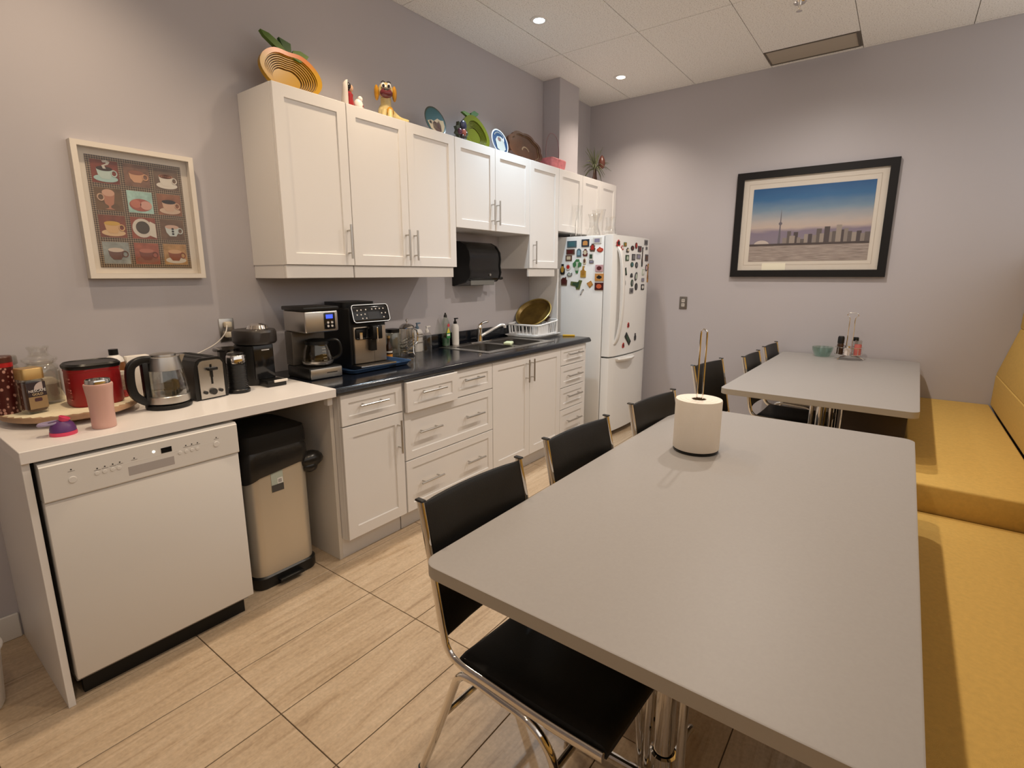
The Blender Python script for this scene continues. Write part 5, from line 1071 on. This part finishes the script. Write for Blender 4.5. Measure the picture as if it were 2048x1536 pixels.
for m in [
    ('teal seascape photo magnet at the upper left of the fridge side', 'rect', 'side', -0.357, 1.689, 0.105, 0.062, 'slate', 'teal', 'rect'),
    ('dark blue magnet with a golden temple at the top of the fridge side', 'rect', 'side', -0.489, 1.694, 0.083, 0.07, 'navy', 'amber', 'arch'),
    ('white calendar card magnet with a blue header on the fridge side', 'rect', 'side', -0.601, 1.711, 0.088, 0.055, 'white', 'lil', 'rect'),
    ('brown landscape photo magnet on the fridge side', 'rect', 'side', -0.345, 1.625, 0.094, 0.05, 'brown', 'wine', 'rect'),
    ('cream rectangular magnet with brown edge on the fridge side', 'rect', 'side', -0.329, 1.572, 0.071, 0.052, 'brown', 'cream', 'rect'),
    ('blue-grey arch shaped magnet on the fridge side', 'arch', 'side', -0.429, 1.615, 0.05, 0.078, 'slate', 'sky', 'arch'),
    ('dark red doll shaped magnet on the fridge side', 'figure', 'side', -0.49, 1.615, 0.057, 0.068, 'wine', 'cream', 'oval'),
    ('red and green figure magnet beside the temple magnet', 'figure', 'side', -0.559, 1.655, 0.063, 0.072, 'brown', 'red', 'figure'),
    ('bright red fish shaped magnet on the fridge side', 'fish', 'side', -0.629, 1.634, 0.069, 0.056, 'red', 'coral', 'fish'),
    ('white framed dark square magnet on the fridge side', 'rect', 'side', -0.547, 1.581, 0.048, 0.064, 'white', 'dgreen', 'rect'),
    ('big green leafy bunch magnet in the middle of the fridge side', 'bush', 'side', -0.413, 1.501, 0.097, 0.135, 'green', 'pale', 'stick'),
    ('black bottle shaped magnet at the left edge of the fridge side', 'bottle', 'side', -0.268, 1.476, 0.057, 0.104, 'black', 'gold', 'oval'),
    ('round white and red magnet next to the black bottle magnet', 'oval', 'side', -0.325, 1.496, 0.059, 0.063, 'white', 'red', 'oval'),
    ('small grey-green scalloped magnet under the round one', 'scallop', 'side', -0.34, 1.432, 0.063, 0.043, 'grey', 'pale', 'scallop'),
    ('golden giraffe shaped magnet on the fridge side', 'giraffe', 'side', -0.476, 1.455, 0.065, 0.11, 'gold', 'ochre', 'figure'),
    ('brown house shaped magnet at the lower left of the fridge side', 'house', 'side', -0.286, 1.374, 0.072, 0.084, 'brown', 'maroon', 'rect'),
    ('green map shaped magnet at the bottom of the fridge side', 'tee', 'side', -0.409, 1.344, 0.132, 0.09, 'olive', 'dgreen', 'tee'),
    ('orange diamond shaped magnet low on the fridge side', 'diamond', 'side', -0.543, 1.349, 0.068, 0.068, 'ochre', 'amber', 'oval'),
    ('pink dotted square magnet at the right edge of the fridge side', 'rect', 'side', -0.628, 1.483, 0.081, 0.063, 'pink', 'wine', 'oval'),
    ('square magnet with a black cat on the fridge side', 'rect', 'side', -0.63, 1.408, 0.092, 0.07, 'amber', 'black', 'fish'),
    ('dark red square magnet with an orange flower on the fridge side', 'rect', 'side', -0.631, 1.332, 0.092, 0.07, 'maroon', 'coral', 'oval'),
    ('small grey card under the white framed magnet', 'rect', 'side', -0.552, 1.536, 0.048, 0.024, 'grey', 'lil', 'rect'),
    ('beige column shaped magnet above the giraffe magnet', 'figure', 'side', -0.486, 1.545, 0.038, 0.062, 'cream', 'brown', 'oval'),
    ('thin grey wispy magnet below the green map magnet', 'wisp', 'side', -0.469, 1.281, 0.046, 0.06, 'grey', 'white', 'wisp'),
    ('red figure magnet at the top left of the fridge door', 'figure', 'front', 3.804, 1.687, 0.075, 0.061, 'red', 'black', 'oval'),
    ('red and white figure magnet second from the door handle top', 'figure', 'front', 3.868, 1.652, 0.06, 0.041, 'red', 'white', 'oval'),
    ('small olive square magnet near the top of the fridge door', 'rect', 'front', 3.915, 1.681, 0.055, 0.038, 'olive', 'ochre', 'rect'),
    ('black tag magnet near the top of the fridge door', 'figure', 'front', 3.962, 1.635, 0.06, 0.044, 'black', 'cream', 'oval'),
    ('grey-green rectangle magnet beside the fridge door handle', 'rect', 'front', 3.959, 1.57, 0.07, 0.055, 'dgreen', 'pale', 'arch'),
    ('dark round magnet near the top of the fridge door', 'oval', 'front', 4.05, 1.655, 0.07, 0.046, 'black', 'wine', 'oval'),
    ('upright red oval magnet near the top of the fridge door', 'oval', 'front', 4.125, 1.678, 0.05, 0.061, 'wine', 'red', 'oval'),
    ('dark red rectangle magnet near the top of the fridge door', 'rect', 'front', 4.205, 1.653, 0.085, 0.058, 'dgrey', 'wine', 'rect'),
    ('grey framed rectangle magnet in the middle of the fridge door', 'rect', 'front', 4.080, 1.579, 0.075, 0.061, 'dgrey', 'grey', 'rect'),
    ('grey photo magnet right of the framed one on the fridge door', 'rect', 'front', 4.185, 1.587, 0.095, 0.048, 'grey', 'lil', 'arch'),
    ('long black stick magnet on the fridge door', 'stick', 'front', 4.279, 1.585, 0.036, 0.194, 'black', 'brown', 'stick'),
    ('grey rectangle magnet in the top right corner of the fridge door', 'rect', 'front', 4.36, 1.716, 0.09, 0.053, 'grey', 'dgrey', 'rect'),
    ('tiny grey magnet under the top right rectangle', 'rect', 'front', 4.386, 1.666, 0.045, 0.03, 'grey', 'dgrey', 'oval'),
    ('dark rectangle magnet at the right edge of the fridge door', 'rect', 'front', 4.398, 1.581, 0.085, 0.069, 'dgrey', 'brown', 'rect'),
    ('round green magnet in the middle of the fridge door', 'oval', 'front', 4.055, 1.515, 0.065, 0.05, 'dgreen', 'teal', 'oval'),
    ('upright dark oval magnet in the middle of the fridge door', 'oval', 'front', 4.15, 1.512, 0.062, 0.059, 'black', 'grey', 'oval'),
    ('dark triangular magnet beside the fridge door handle', 'tri', 'front', 3.937, 1.456, 0.07, 0.078, 'black', 'dgreen', 'tri'),
    ('pale green rectangle magnet on the right of the fridge door', 'rect', 'front', 4.32, 1.452, 0.062, 0.06, 'pale', 'white', 'rect'),
    ('grey oval magnet near the right edge of the fridge door', 'oval', 'front', 4.411, 1.490, 0.062, 0.07, 'dgrey', 'pink', 'oval'),
    ('long brown stick magnet at the right edge of the fridge door', 'stick', 'front', 4.466, 1.443, 0.036, 0.195, 'ochre', 'brown', 'stick'),
    ('black bow shaped magnet in the lower group on the fridge door', 'figure', 'front', 4.055, 1.423, 0.06, 0.04, 'black', 'dgrey', 'oval'),
    ('tilted leaf shaped magnet in the lower group on the fridge door', 'oval', 'front', 4.150, 1.413, 0.06, 0.09, 'dgrey', 'pale', 'oval'),
    ('grey-green slim magnet below the bow magnet', 'oval', 'front', 4.072, 1.356, 0.055, 0.07, 'dgreen', 'grey', 'oval'),
    ('grey square magnet at the bottom of the upper magnet group', 'rect', 'front', 4.065, 1.289, 0.082, 0.052, 'grey', 'dgrey', 'oval'),
    ('dark upright oval magnet at the bottom of the upper group', 'oval', 'front', 4.163, 1.323, 0.062, 0.072, 'black', 'dgrey', 'oval'),
    ('small grey rectangle magnet above the black photo magnet', 'rect', 'front', 4.319, 1.381, 0.07, 0.036, 'grey', 'lil', 'rect'),
    ('black photo magnet with a white spot on the fridge door', 'rect', 'front', 4.323, 1.316, 0.08, 0.058, 'black', 'white', 'oval'),
    ('thin pink strip magnet beside the fridge door handle', 'stick', 'front', 3.884, 1.54, 0.025, 0.07, 'pink', 'wine', 'stick'),
    ('small dark double dot magnet beside the fridge door handle', 'figure', 'front', 3.934, 1.36, 0.034, 0.05, 'dgrey', 'black', 'oval'),
    ('small red pair shaped magnet low on the fridge door', 'figure', 'front', 4.036, 0.989, 0.045, 0.05, 'red', 'wine', 'figure'),
    ('tilted black photo magnet low on the fridge door', 'rect', 'front', 4.035, 0.864, 0.15, 0.055, 'black', 'dgreen', 'rect'),
    ('dark tower shaped magnet low on the fridge door', 'bottle', 'front', 4.194, 0.868, 0.05, 0.075, 'dgrey', 'black', 'oval'),
    ('small red seahorse shaped magnet lowest on the fridge door', 'figure', 'front', 3.955, 0.815, 0.05, 0.05, 'red', 'maroon', 'oval'),
]:
    magnet(*m, rot=(-0.75 if 'tilted black' in m[0] else (-0.4 if 'tilted leaf' in m[0] else 0.0)))
# ------------------------------------------------------------------ framed coffee picture on the kitchen wall
t = thing('coffee_picture', 'white framed picture of twelve coffee cups above the white worktop', 'picture', (0.6205, -0.001, 1.6855))
PW, PH = 0.2215, 0.268
wf = mat('white_frame', (0.76, 0.70, 0.62, 1), 0.45)
def fr_box(W, H, w_, y0, y1, m, parent, nm='frame'):
    b = B()
    b.box(-W, W, y1, y0, H - w_, H).box(-W, W, y1, y0, -H, -H + w_).box(-W, -W + w_, y1, y0, -H + w_, H - w_).box(W - w_, W, y1, y0, -H + w_, H - w_)
    return b.obj(nm, m, parent)
fr_box(PW, PH, 0.020, 0.0, -0.042, wf, t)
B().box(-PW + 0.0205, PW - 0.0205, -0.012, -0.002, -PH + 0.0205, PH - 0.0205).obj('mount_board', mat('cream_mount', (0.72, 0.66, 0.58, 1), 0.8), t)
chk = bpy.data.materials.new('checker_print'); chk.use_nodes = True
nt = chk.node_tree; b = nt.nodes['Principled BSDF']; tc = nt.nodes.new('ShaderNodeTexCoord'); mp = nt.nodes.new('ShaderNodeMapping')
mp.inputs['Rotation'].default_value = (0, PI / 4, 0); nt.links.new(tc.outputs['Object'], mp.inputs[0])
ck = nt.nodes.new('ShaderNodeTexChecker'); ck.inputs['Scale'].default_value = 170; ck.inputs['Color1'].default_value = (0.05, 0.028, 0.016, 1); ck.inputs['Color2'].default_value = (0.30, 0.22, 0.14, 1)
mp.inputs['Location'].default_value = (0, 0.013, 0)
nt.links.new(mp.outputs[0], ck.inputs[0]); nt.links.new(ck.outputs[0], b.inputs['Base Color']); b.inputs['Roughness'].default_value = 0.35
AW, AH = 0.1745, 0.2225
pb = B().box(-AW, AW, -0.0145, -0.0125, -AH, AH).obj('print', chk, t)
def pm(h): return mat('print_' + h, '#' + h, 0.4)
CELLS = [('7a3b2a', 'b9cbc4', 'a9c6c2', '3a2616', 'steam'), ('7a5a48', 'c99a78', None, '8a5a44', 'plain'), ('6a5544', 'd6cfc4', 'd6cfc4', '9a6a50', 'swirl'),
         ('6b5238', 'b07a60', None, 'caa088', 'glass'), ('9dbdb5', 'b8705c', None, 'c9988a', 'pair'), ('8a5c42', 'caa890', 'c9b09a', '2c2018', 'plain'),
         ('7c4634', 'cfa878', 'd0b088', 'c8a04a', 'plain'), ('8a4a38', 'c9c2b6', 'c9c2b6', '4a4034', 'top'), ('6e5440', 'c3cbc9', None, 'c9a896', 'dots'),
         ('8f9490', '6a4a40', None, 'c9b8a8', 'plain'), ('9a5844', '7a4638', '8a5a48', 'b0705c', 'plain'), ('b08858', '8a4c2c', 'c9c0b0', 'caa078', 'plain')]
cwid, chei = 0.094, 0.090
for i, (bg, cup, sau, top, kind) in enumerate(CELLS):
    cx = (-1 + i % 3) * 0.1125; cz = (1.5 - i // 3) * 0.108
    c = B().box(cx - cwid / 2, cx + cwid / 2, -0.0152, -0.0146, cz - chei / 2, cz + chei / 2).obj('printed_square', mat('print_bg_' + bg, '#' + bg, 0.4, var=0.25, vscale=40), pb)
    y0, y1 = -0.0158, -0.0153
    def pr(poly, h, k=0, nm='printed_cup'):
        B().prism([(cx + x, cz + z) for x, z in poly], 'y', y0 - 0.0004 * k, y1 - 0.0004 * k).obj(nm, pm(h), pb)
    def hring(x, z, r_, h): B().tube([(cx + x + r_ * math.cos(a), -0.0156, cz + z + r_ * 1.15 * math.sin(a)) for a in [2 * PI * q / 16 for q in range(16)]], 0.0025, 5, closed=True).obj('printed_handle', pm(h), pb)
    if kind == 'top':
        pr(ell(-0.005, 0, 0.038, 0.040), sau, 0); pr(ell(-0.004, 0.002, 0.026, 0.027), top, 1); pr([(0.02, -0.03), (0.045, -0.04), (0.045, 0.02), (0.025, 0.03)], 'd0cabd', 1)
        continue
    if kind == 'pair':
        pr(ell(0, -0.012, 0.042, 0.026), 'a05a4a', 0); pr(ell(-0.018, -0.008, 0.020, 0.017), cup, 1); pr(ell(0.02, -0.012, 0.022, 0.018), top, 1)
        continue
    if kind == 'glass':
        pr([(-0.022, 0.022), (0.022, 0.022), (0.015, -0.018), (0.004, -0.026), (0.004, -0.034), (0.018, -0.040), (-0.018, -0.040), (-0.004, -0.034), (-0.004, -0.026), (-0.015, -0.018)], cup, 0)
        pr(ell(0, 0.026, 0.022, 0.014), top, 1); hring(-0.028, 0.006, 0.011, 'c9a890'); continue
    if sau: pr(ell(0, -0.026, 0.042, 0.014), sau, 0)
    pr([(-0.030, 0.012), (0.026, 0.012), (0.022, -0.012), (0.012, -0.028), (-0.014, -0.028), (-0.026, -0.012)], cup, 1)
    pr(ell(-0.002, 0.012, 0.028, 0.009), top, 2); hring(0.030, -0.004, 0.010, cup)
    if kind == 'steam':
        pr([(-0.006, 0.012), (0.004, 0.012), (0.0, 0.024), (0.014, 0.030), (0.020, 0.040), (0.008, 0.046), (-0.008, 0.043), (-0.004, 0.036), (0.006, 0.037), (0.006, 0.032), (-0.010, 0.024)], 'c4bdb2', 3)
    if kind == 'swirl':
        for q in (0.022, 0.014, 0.007): B().tube([(cx - 0.002 + q * math.cos(a), -0.0166, cz + 0.012 + q * 0.33 * math.sin(a)) for a in [2 * PI * z / 18 for z in range(18)]], 0.0011, 4, closed=True).obj('printed_swirl', pm('5a3626'), pb)
    if kind == 'dots':
        for q in (0.004, -0.007, -0.018): pr(ell(0, q, 0.005, 0.0045, 10), '23201f', 3)
B().box(-PW + 0.021, PW - 0.021, -0.0405, -0.0395, -PH + 0.021, PH - 0.021).obj('glass_pane', glass('pane', (0.98, 0.98, 0.98), 0.25, 0.012), t)

# ------------------------------------------------------------------ city picture on the right wall
t = thing('city_picture', 'large black framed photograph of a city skyline across water', 'picture', (4.662, -2.018, 1.8408), -PI / 2)
# local x runs along world -y, local -y points into the room
QW, QH = 0.561, 0.432
bf = mat('black_frame', (0.010, 0.009, 0.009, 1), 0.5, spec=0.25)
fr_box(QW, QH, 0.056, 0.0, -0.030, bf, t)
B().box(-0.506, 0.506, -0.012, -0.003, -0.377, 0.377).obj('mount_board', mat('cream_mount', (0.72, 0.66, 0.58, 1), 0.8), t)
fr_box(0.462, 0.333, 0.003, -0.0121, -0.0128, mat('mount_line', (0.5, 0.43, 0.36, 1), 0.8), t, 'mount_line')
sky = bpy.data.materials.new('printed_sky'); sky.use_nodes = True
nt = sky.node_tree; b = nt.nodes['Principled BSDF']; tc = nt.nodes.new('ShaderNodeTexCoord'); sx = nt.nodes.new('ShaderNodeSeparateXYZ'); mr = nt.nodes.new('ShaderNodeMapRange')
mr.inputs[1].default_value = -0.166; mr.inputs[2].default_value = 0.296; r = nt.nodes.new('ShaderNodeValToRGB'); e = r.color_ramp.elements
e[0].position = 0.0; e[0].color = S('#8d8490'); e[1].position = 1.0; e[1].color = S('#24588c')
for p_, c_ in ((0.22, '#877c8e'), (0.30, '#c4b3a8'), (0.40, '#b9b0ac'), (0.6, '#7c93a6'), (0.8, '#3a6c9a')):
    k = e.new(p_); k.color = S(c_)
nz = nt.nodes.new('ShaderNodeTexNoise'); nz.inputs['Scale'].default_value = 9; ma = nt.nodes.new('ShaderNodeMath'); ma.operation = 'MULTIPLY_ADD'; ma.inputs[1].default_value = 0.10; ma.inputs[2].default_value = -0.05
mp = nt.nodes.new('ShaderNodeMapping'); mp.inputs['Scale'].default_value = (0.6, 1, 2.2); nt.links.new(tc.outputs['Object'], mp.inputs[0]); nt.links.new(mp.outputs[0], nz.inputs['Vector'])
ad = nt.nodes.new('ShaderNodeMath'); nt.links.new(nz.outputs['Fac'], ma.inputs[0]); nt.links.new(tc.outputs['Object'], sx.inputs[0]); nt.links.new(sx.outputs['Z'], mr.inputs[0]); nt.links.new(mr.outputs[0], ad.inputs[0]); nt.links.new(ma.outputs[0], ad.inputs[1])
nt.links.new(ad.outputs[0], r.inputs['Fac']); nt.links.new(r.outputs['Color'], b.inputs['Base Color']); b.inputs['Roughness'].default_value = 0.5
IX0, IX1, IZ0, IZ1, HZ = -0.424, 0.433, -0.302, 0.292, -0.170
pp = B().box(IX0, IX1, -0.0142, -0.0122, HZ, IZ1).obj('printed_sky', sky, t)
wat = bpy.data.materials.new('printed_water'); wat.use_nodes = True
nt = wat.node_tree; b = nt.nodes['Principled BSDF']; tc = nt.nodes.new('ShaderNodeTexCoord'); mp = nt.nodes.new('ShaderNodeMapping'); mp.inputs['Scale'].default_value = (6, 1, 70)
nz = nt.nodes.new('ShaderNodeTexNoise'); nz.inputs['Scale'].default_value = 1.6; nz.inputs['Detail'].default_value = 6; r = nt.nodes.new('ShaderNodeValToRGB'); e = r.color_ramp.elements
e[0].position = 0.3; e[0].color = S('#867a74'); e[1].position = 0.7; e[1].color = S('#b7aaa2')
nt.links.new(tc.outputs['Object'], mp.inputs[0]); nt.links.new(mp.outputs[0], nz.inputs['Vector']); nt.links.new(nz.outputs['Fac'], r.inputs['Fac']); nt.links.new(r.outputs['Color'], b.inputs['Base Color']); b.inputs['Roughness'].default_value = 0.5
B().box(IX0, IX1, -0.0142, -0.0122, IZ0, HZ).obj('printed_water', wat, t)
TX_ = -0.197
B().prism([(TX_ - 0.011, HZ), (TX_ + 0.011, HZ), (TX_ + 0.004, HZ + 0.16), (TX_ + 0.013, HZ + 0.168), (TX_ + 0.013, HZ + 0.178), (TX_ + 0.004, HZ + 0.186), (TX_ + 0.0025, HZ + 0.24), (TX_ + 0.0008, HZ + 0.285), (TX_ - 0.0008, HZ + 0.285), (TX_ - 0.0025, HZ + 0.24), (TX_ - 0.004, HZ + 0.186), (TX_ - 0.013, HZ + 0.178), (TX_ - 0.013, HZ + 0.168), (TX_ - 0.004, HZ + 0.16)], 'y', -0.0150, -0.0143).obj('printed_tower', pm('6f6a72'), pp)
B().prism(arc(-0.33, HZ, 0.062, 0, PI, 12, 0.042), 'y', -0.0150, -0.0143).obj('printed_dome', pm('c8bcb4'), pp)
random.seed(11)
bl_ = [(-0.155, 0.016, 0.06), (-0.125, 0.014, 0.115), (-0.10, 0.02, 0.075), (-0.075, 0.016, 0.105), (-0.05, 0.014, 0.06), (-0.025, 0.013, 0.045), (0.0, 0.013, 0.085), (0.03, 0.014, 0.085), (0.06, 0.014, 0.075), (0.09, 0.018, 0.125), (0.115, 0.018, 0.085), (0.145, 0.019, 0.14), (0.17, 0.022, 0.095), (0.20, 0.018, 0.10), (0.225, 0.018, 0.15), (0.25, 0.018, 0.11), (0.275, 0.014, 0.12), (0.30, 0.014, 0.095), (0.33, 0.018, 0.085), (0.36, 0.016, 0.095), (0.385, 0.014, 0.075), (0.415, 0.017, 0.085)]
for i, (x, hw, h) in enumerate(bl_):
    h *= 0.95
    B().box(x - hw, x + hw, -0.0149 - 0.0002 * (i % 3), -0.0143, HZ, HZ + h).obj('printed_building', pm(('8f857f', '6a6260', 'a0958c', '574f50')[i % 4]), pp)
B().box(IX0, IX1, -0.0158, -0.0143, HZ - 0.004, HZ + 0.012).obj('printed_shore', pm('544b4a'), pp)
B().box(-0.311, -0.130, -0.0135, -0.0122, -0.376, -0.318).obj('signature_plate', mat('bright_plate', (0.92, 0.88, 0.72, 1), 0.3), t)
B().box(-0.5045, 0.5045, -0.0265, -0.0255, -0.3755, 0.3755).obj('glass_pane', glass('pane', (0.98, 0.98, 0.98), 0.25, 0.012), t)

# socket on the right wall
t = thing('wall_socket', 'steel double wall socket on the far wall below the city picture', 'socket', (4.6625, -1.05, 1.166), -PI / 2)
B().box(-0.036, 0.036, -0.006, 0, -0.058, 0.058, 0.003, 2).obj('cover_plate', mat('dark_nickel', (0.22, 0.20, 0.18, 1), 0.4, 0.8), t)
for z in (0.02, -0.02):
    o = B().prism(rrect(-0.016, 0.016, z - 0.016, z + 0.016, 0.007, 5), 'y', -0.0085, -0.0062).obj('outlet', mat('outlet_grey', (0.5, 0.46, 0.42, 1), 0.5), t)
    for x in (-0.006, 0.006): B().box(x - 0.0012, x + 0.0012, -0.0092, -0.0086, z - 0.003, z + 0.007).obj('slot', dark_ink, o)

# condiment caddy and glass bowl on the far table
ZQ = 0.7812
t = thing('condiment_caddy', 'chrome wire condiment caddy with a tall handle on the far table', 'caddy', (4.47, -2.42, ZQ), 0.0)
cd = B()
for k in range(3):
    a = 2 * PI * k / 3 + 0.4
    cd.tube(smooth_pts([(0.02 * math.cos(a), 0.02 * math.sin(a), 0.028), (0.07 * math.cos(a), 0.07 * math.sin(a), 0.022), (0.105 * math.cos(a), 0.105 * math.sin(a), 0.005)], 4), 0.005, 8)
cd.obj('foot_arms', chrome, t)
for nm, z in (('ring', 0.04), ('ring', 0.095)):
    B().tube([(0.09 * math.cos(a), 0.09 * math.sin(a), z) for a in [2 * PI * i / 32 for i in range(32)]], 0.0028, 6, closed=True).obj(nm, chrome, t)
ps = B()
for k in range(8):
    a = 2 * PI * k / 8
    ps.tube([(0.025 * math.cos(a), 0.025 * math.sin(a), 0.034), (0.09 * math.cos(a), 0.09 * math.sin(a), 0.04), (0.09 * math.cos(a), 0.09 * math.sin(a), 0.095)], 0.0022, 6)
ps.obj('wire_posts', chrome, t)
B().lathe([(0, 0.036), (0.082, 0.037), (0.082, 0.039), (0, 0.039)], seg=28).obj('floor_disc', glass('caddy_disc', (0.8, 0.8, 0.8), 0.7), t)
B().tube(smooth_pts([(0, 0.018, 0.03), (0, 0.018, 0.20), (0, 0.018, 0.315), (0, 0.034, 0.335), (0, 0.028, 0.355), (0, 0, 0.358), (0, -0.028, 0.355), (0, -0.034, 0.335), (0, -0.018, 0.315), (0, -0.018, 0.20), (0, -0.018, 0.03)], 5), 0.0035, 8).obj('handle', chrome, t)
def shaker(name, label, loc, r_, h, m, capm, caph, caps=None):
    t = thing(name, label, 'shaker', loc, 0, 'condiment shakers in the caddy')
    B().lathe([(0, 0), (r_, 0), (r_, h * 0.9), (r_ * 0.85, h), (0, h)], seg=20).obj('shaker_body', m, t)
    B().lathe([(0, h + 0.0004), (r_ * 1.02, h + 0.0004), (r_ * 1.02, h + caph * 0.8), (r_ * 0.8, h + caph), (0, h + caph)], seg=20).obj('cap', capm, t)
zq = ZQ + 0.0395
shaker('pepper_grinder', 'condiment bottle with a big black cap in the caddy', (4.44, -2.365, zq), 0.022, 0.085, mat('dark_amber', (0.04, 0.018, 0.008, 1), 0.2), black, 0.055)
shaker('salt_shaker', 'white salt shaker at the front of the caddy', (4.405, -2.415, zq), 0.019, 0.055, mat('salt_white', (0.7, 0.62, 0.58, 1), 0.4), chrome, 0.02)
shaker('spice_shaker', 'red labelled spice shaker on the right of the caddy', (4.455, -2.478, zq), 0.024, 0.085, mat('red_spice', (0.5, 0.13, 0.11, 1), 0.4), glass('soap_glass', (0.85, 0.84, 0.82), 0.8), 0.03)
shaker('oil_cruet', 'small clear cruet with a black stopper at the back of the caddy', (4.525, -2.455, zq), 0.020, 0.10, glass('soap_glass', (0.85, 0.84, 0.82), 0.8), black, 0.03)
o = B().lathe([(0, 0), (0.05, 0), (0.055, 0.004), (0.072, 0.05), (0.076, 0.075), (0.073, 0.075), (0.069, 0.05), (0.052, 0.008), (0, 0.005)], seg=36).obj('glass_bowl', glass('green_glass', (0.74, 0.84, 0.80), 0.85), loc=(4.535, -2.24, ZQ))
tag(o, 'pale green glass bowl beside the condiment caddy', 'bowl')

# white waste bin at the left edge
t = thing('waste_bin', 'white round waste bin at the left edge of the picture', 'bin', (-0.206, -0.385, 0))
B().lathe([(0, 0), (0.085, 0), (0.09, 0.01), (0.105, 0.21), (0.108, 0.215), (0.104, 0.215), (0.087, 0.015), (0, 0.012)], seg=36).obj('bucket', lamp_white, t)
B().tube([(0.108 * math.cos(2 * PI * i / 36), 0.108 * math.sin(2 * PI * i / 36), 0.215) for i in range(36)], 0.005, 8, closed=True).obj('rim', lamp_white, t)
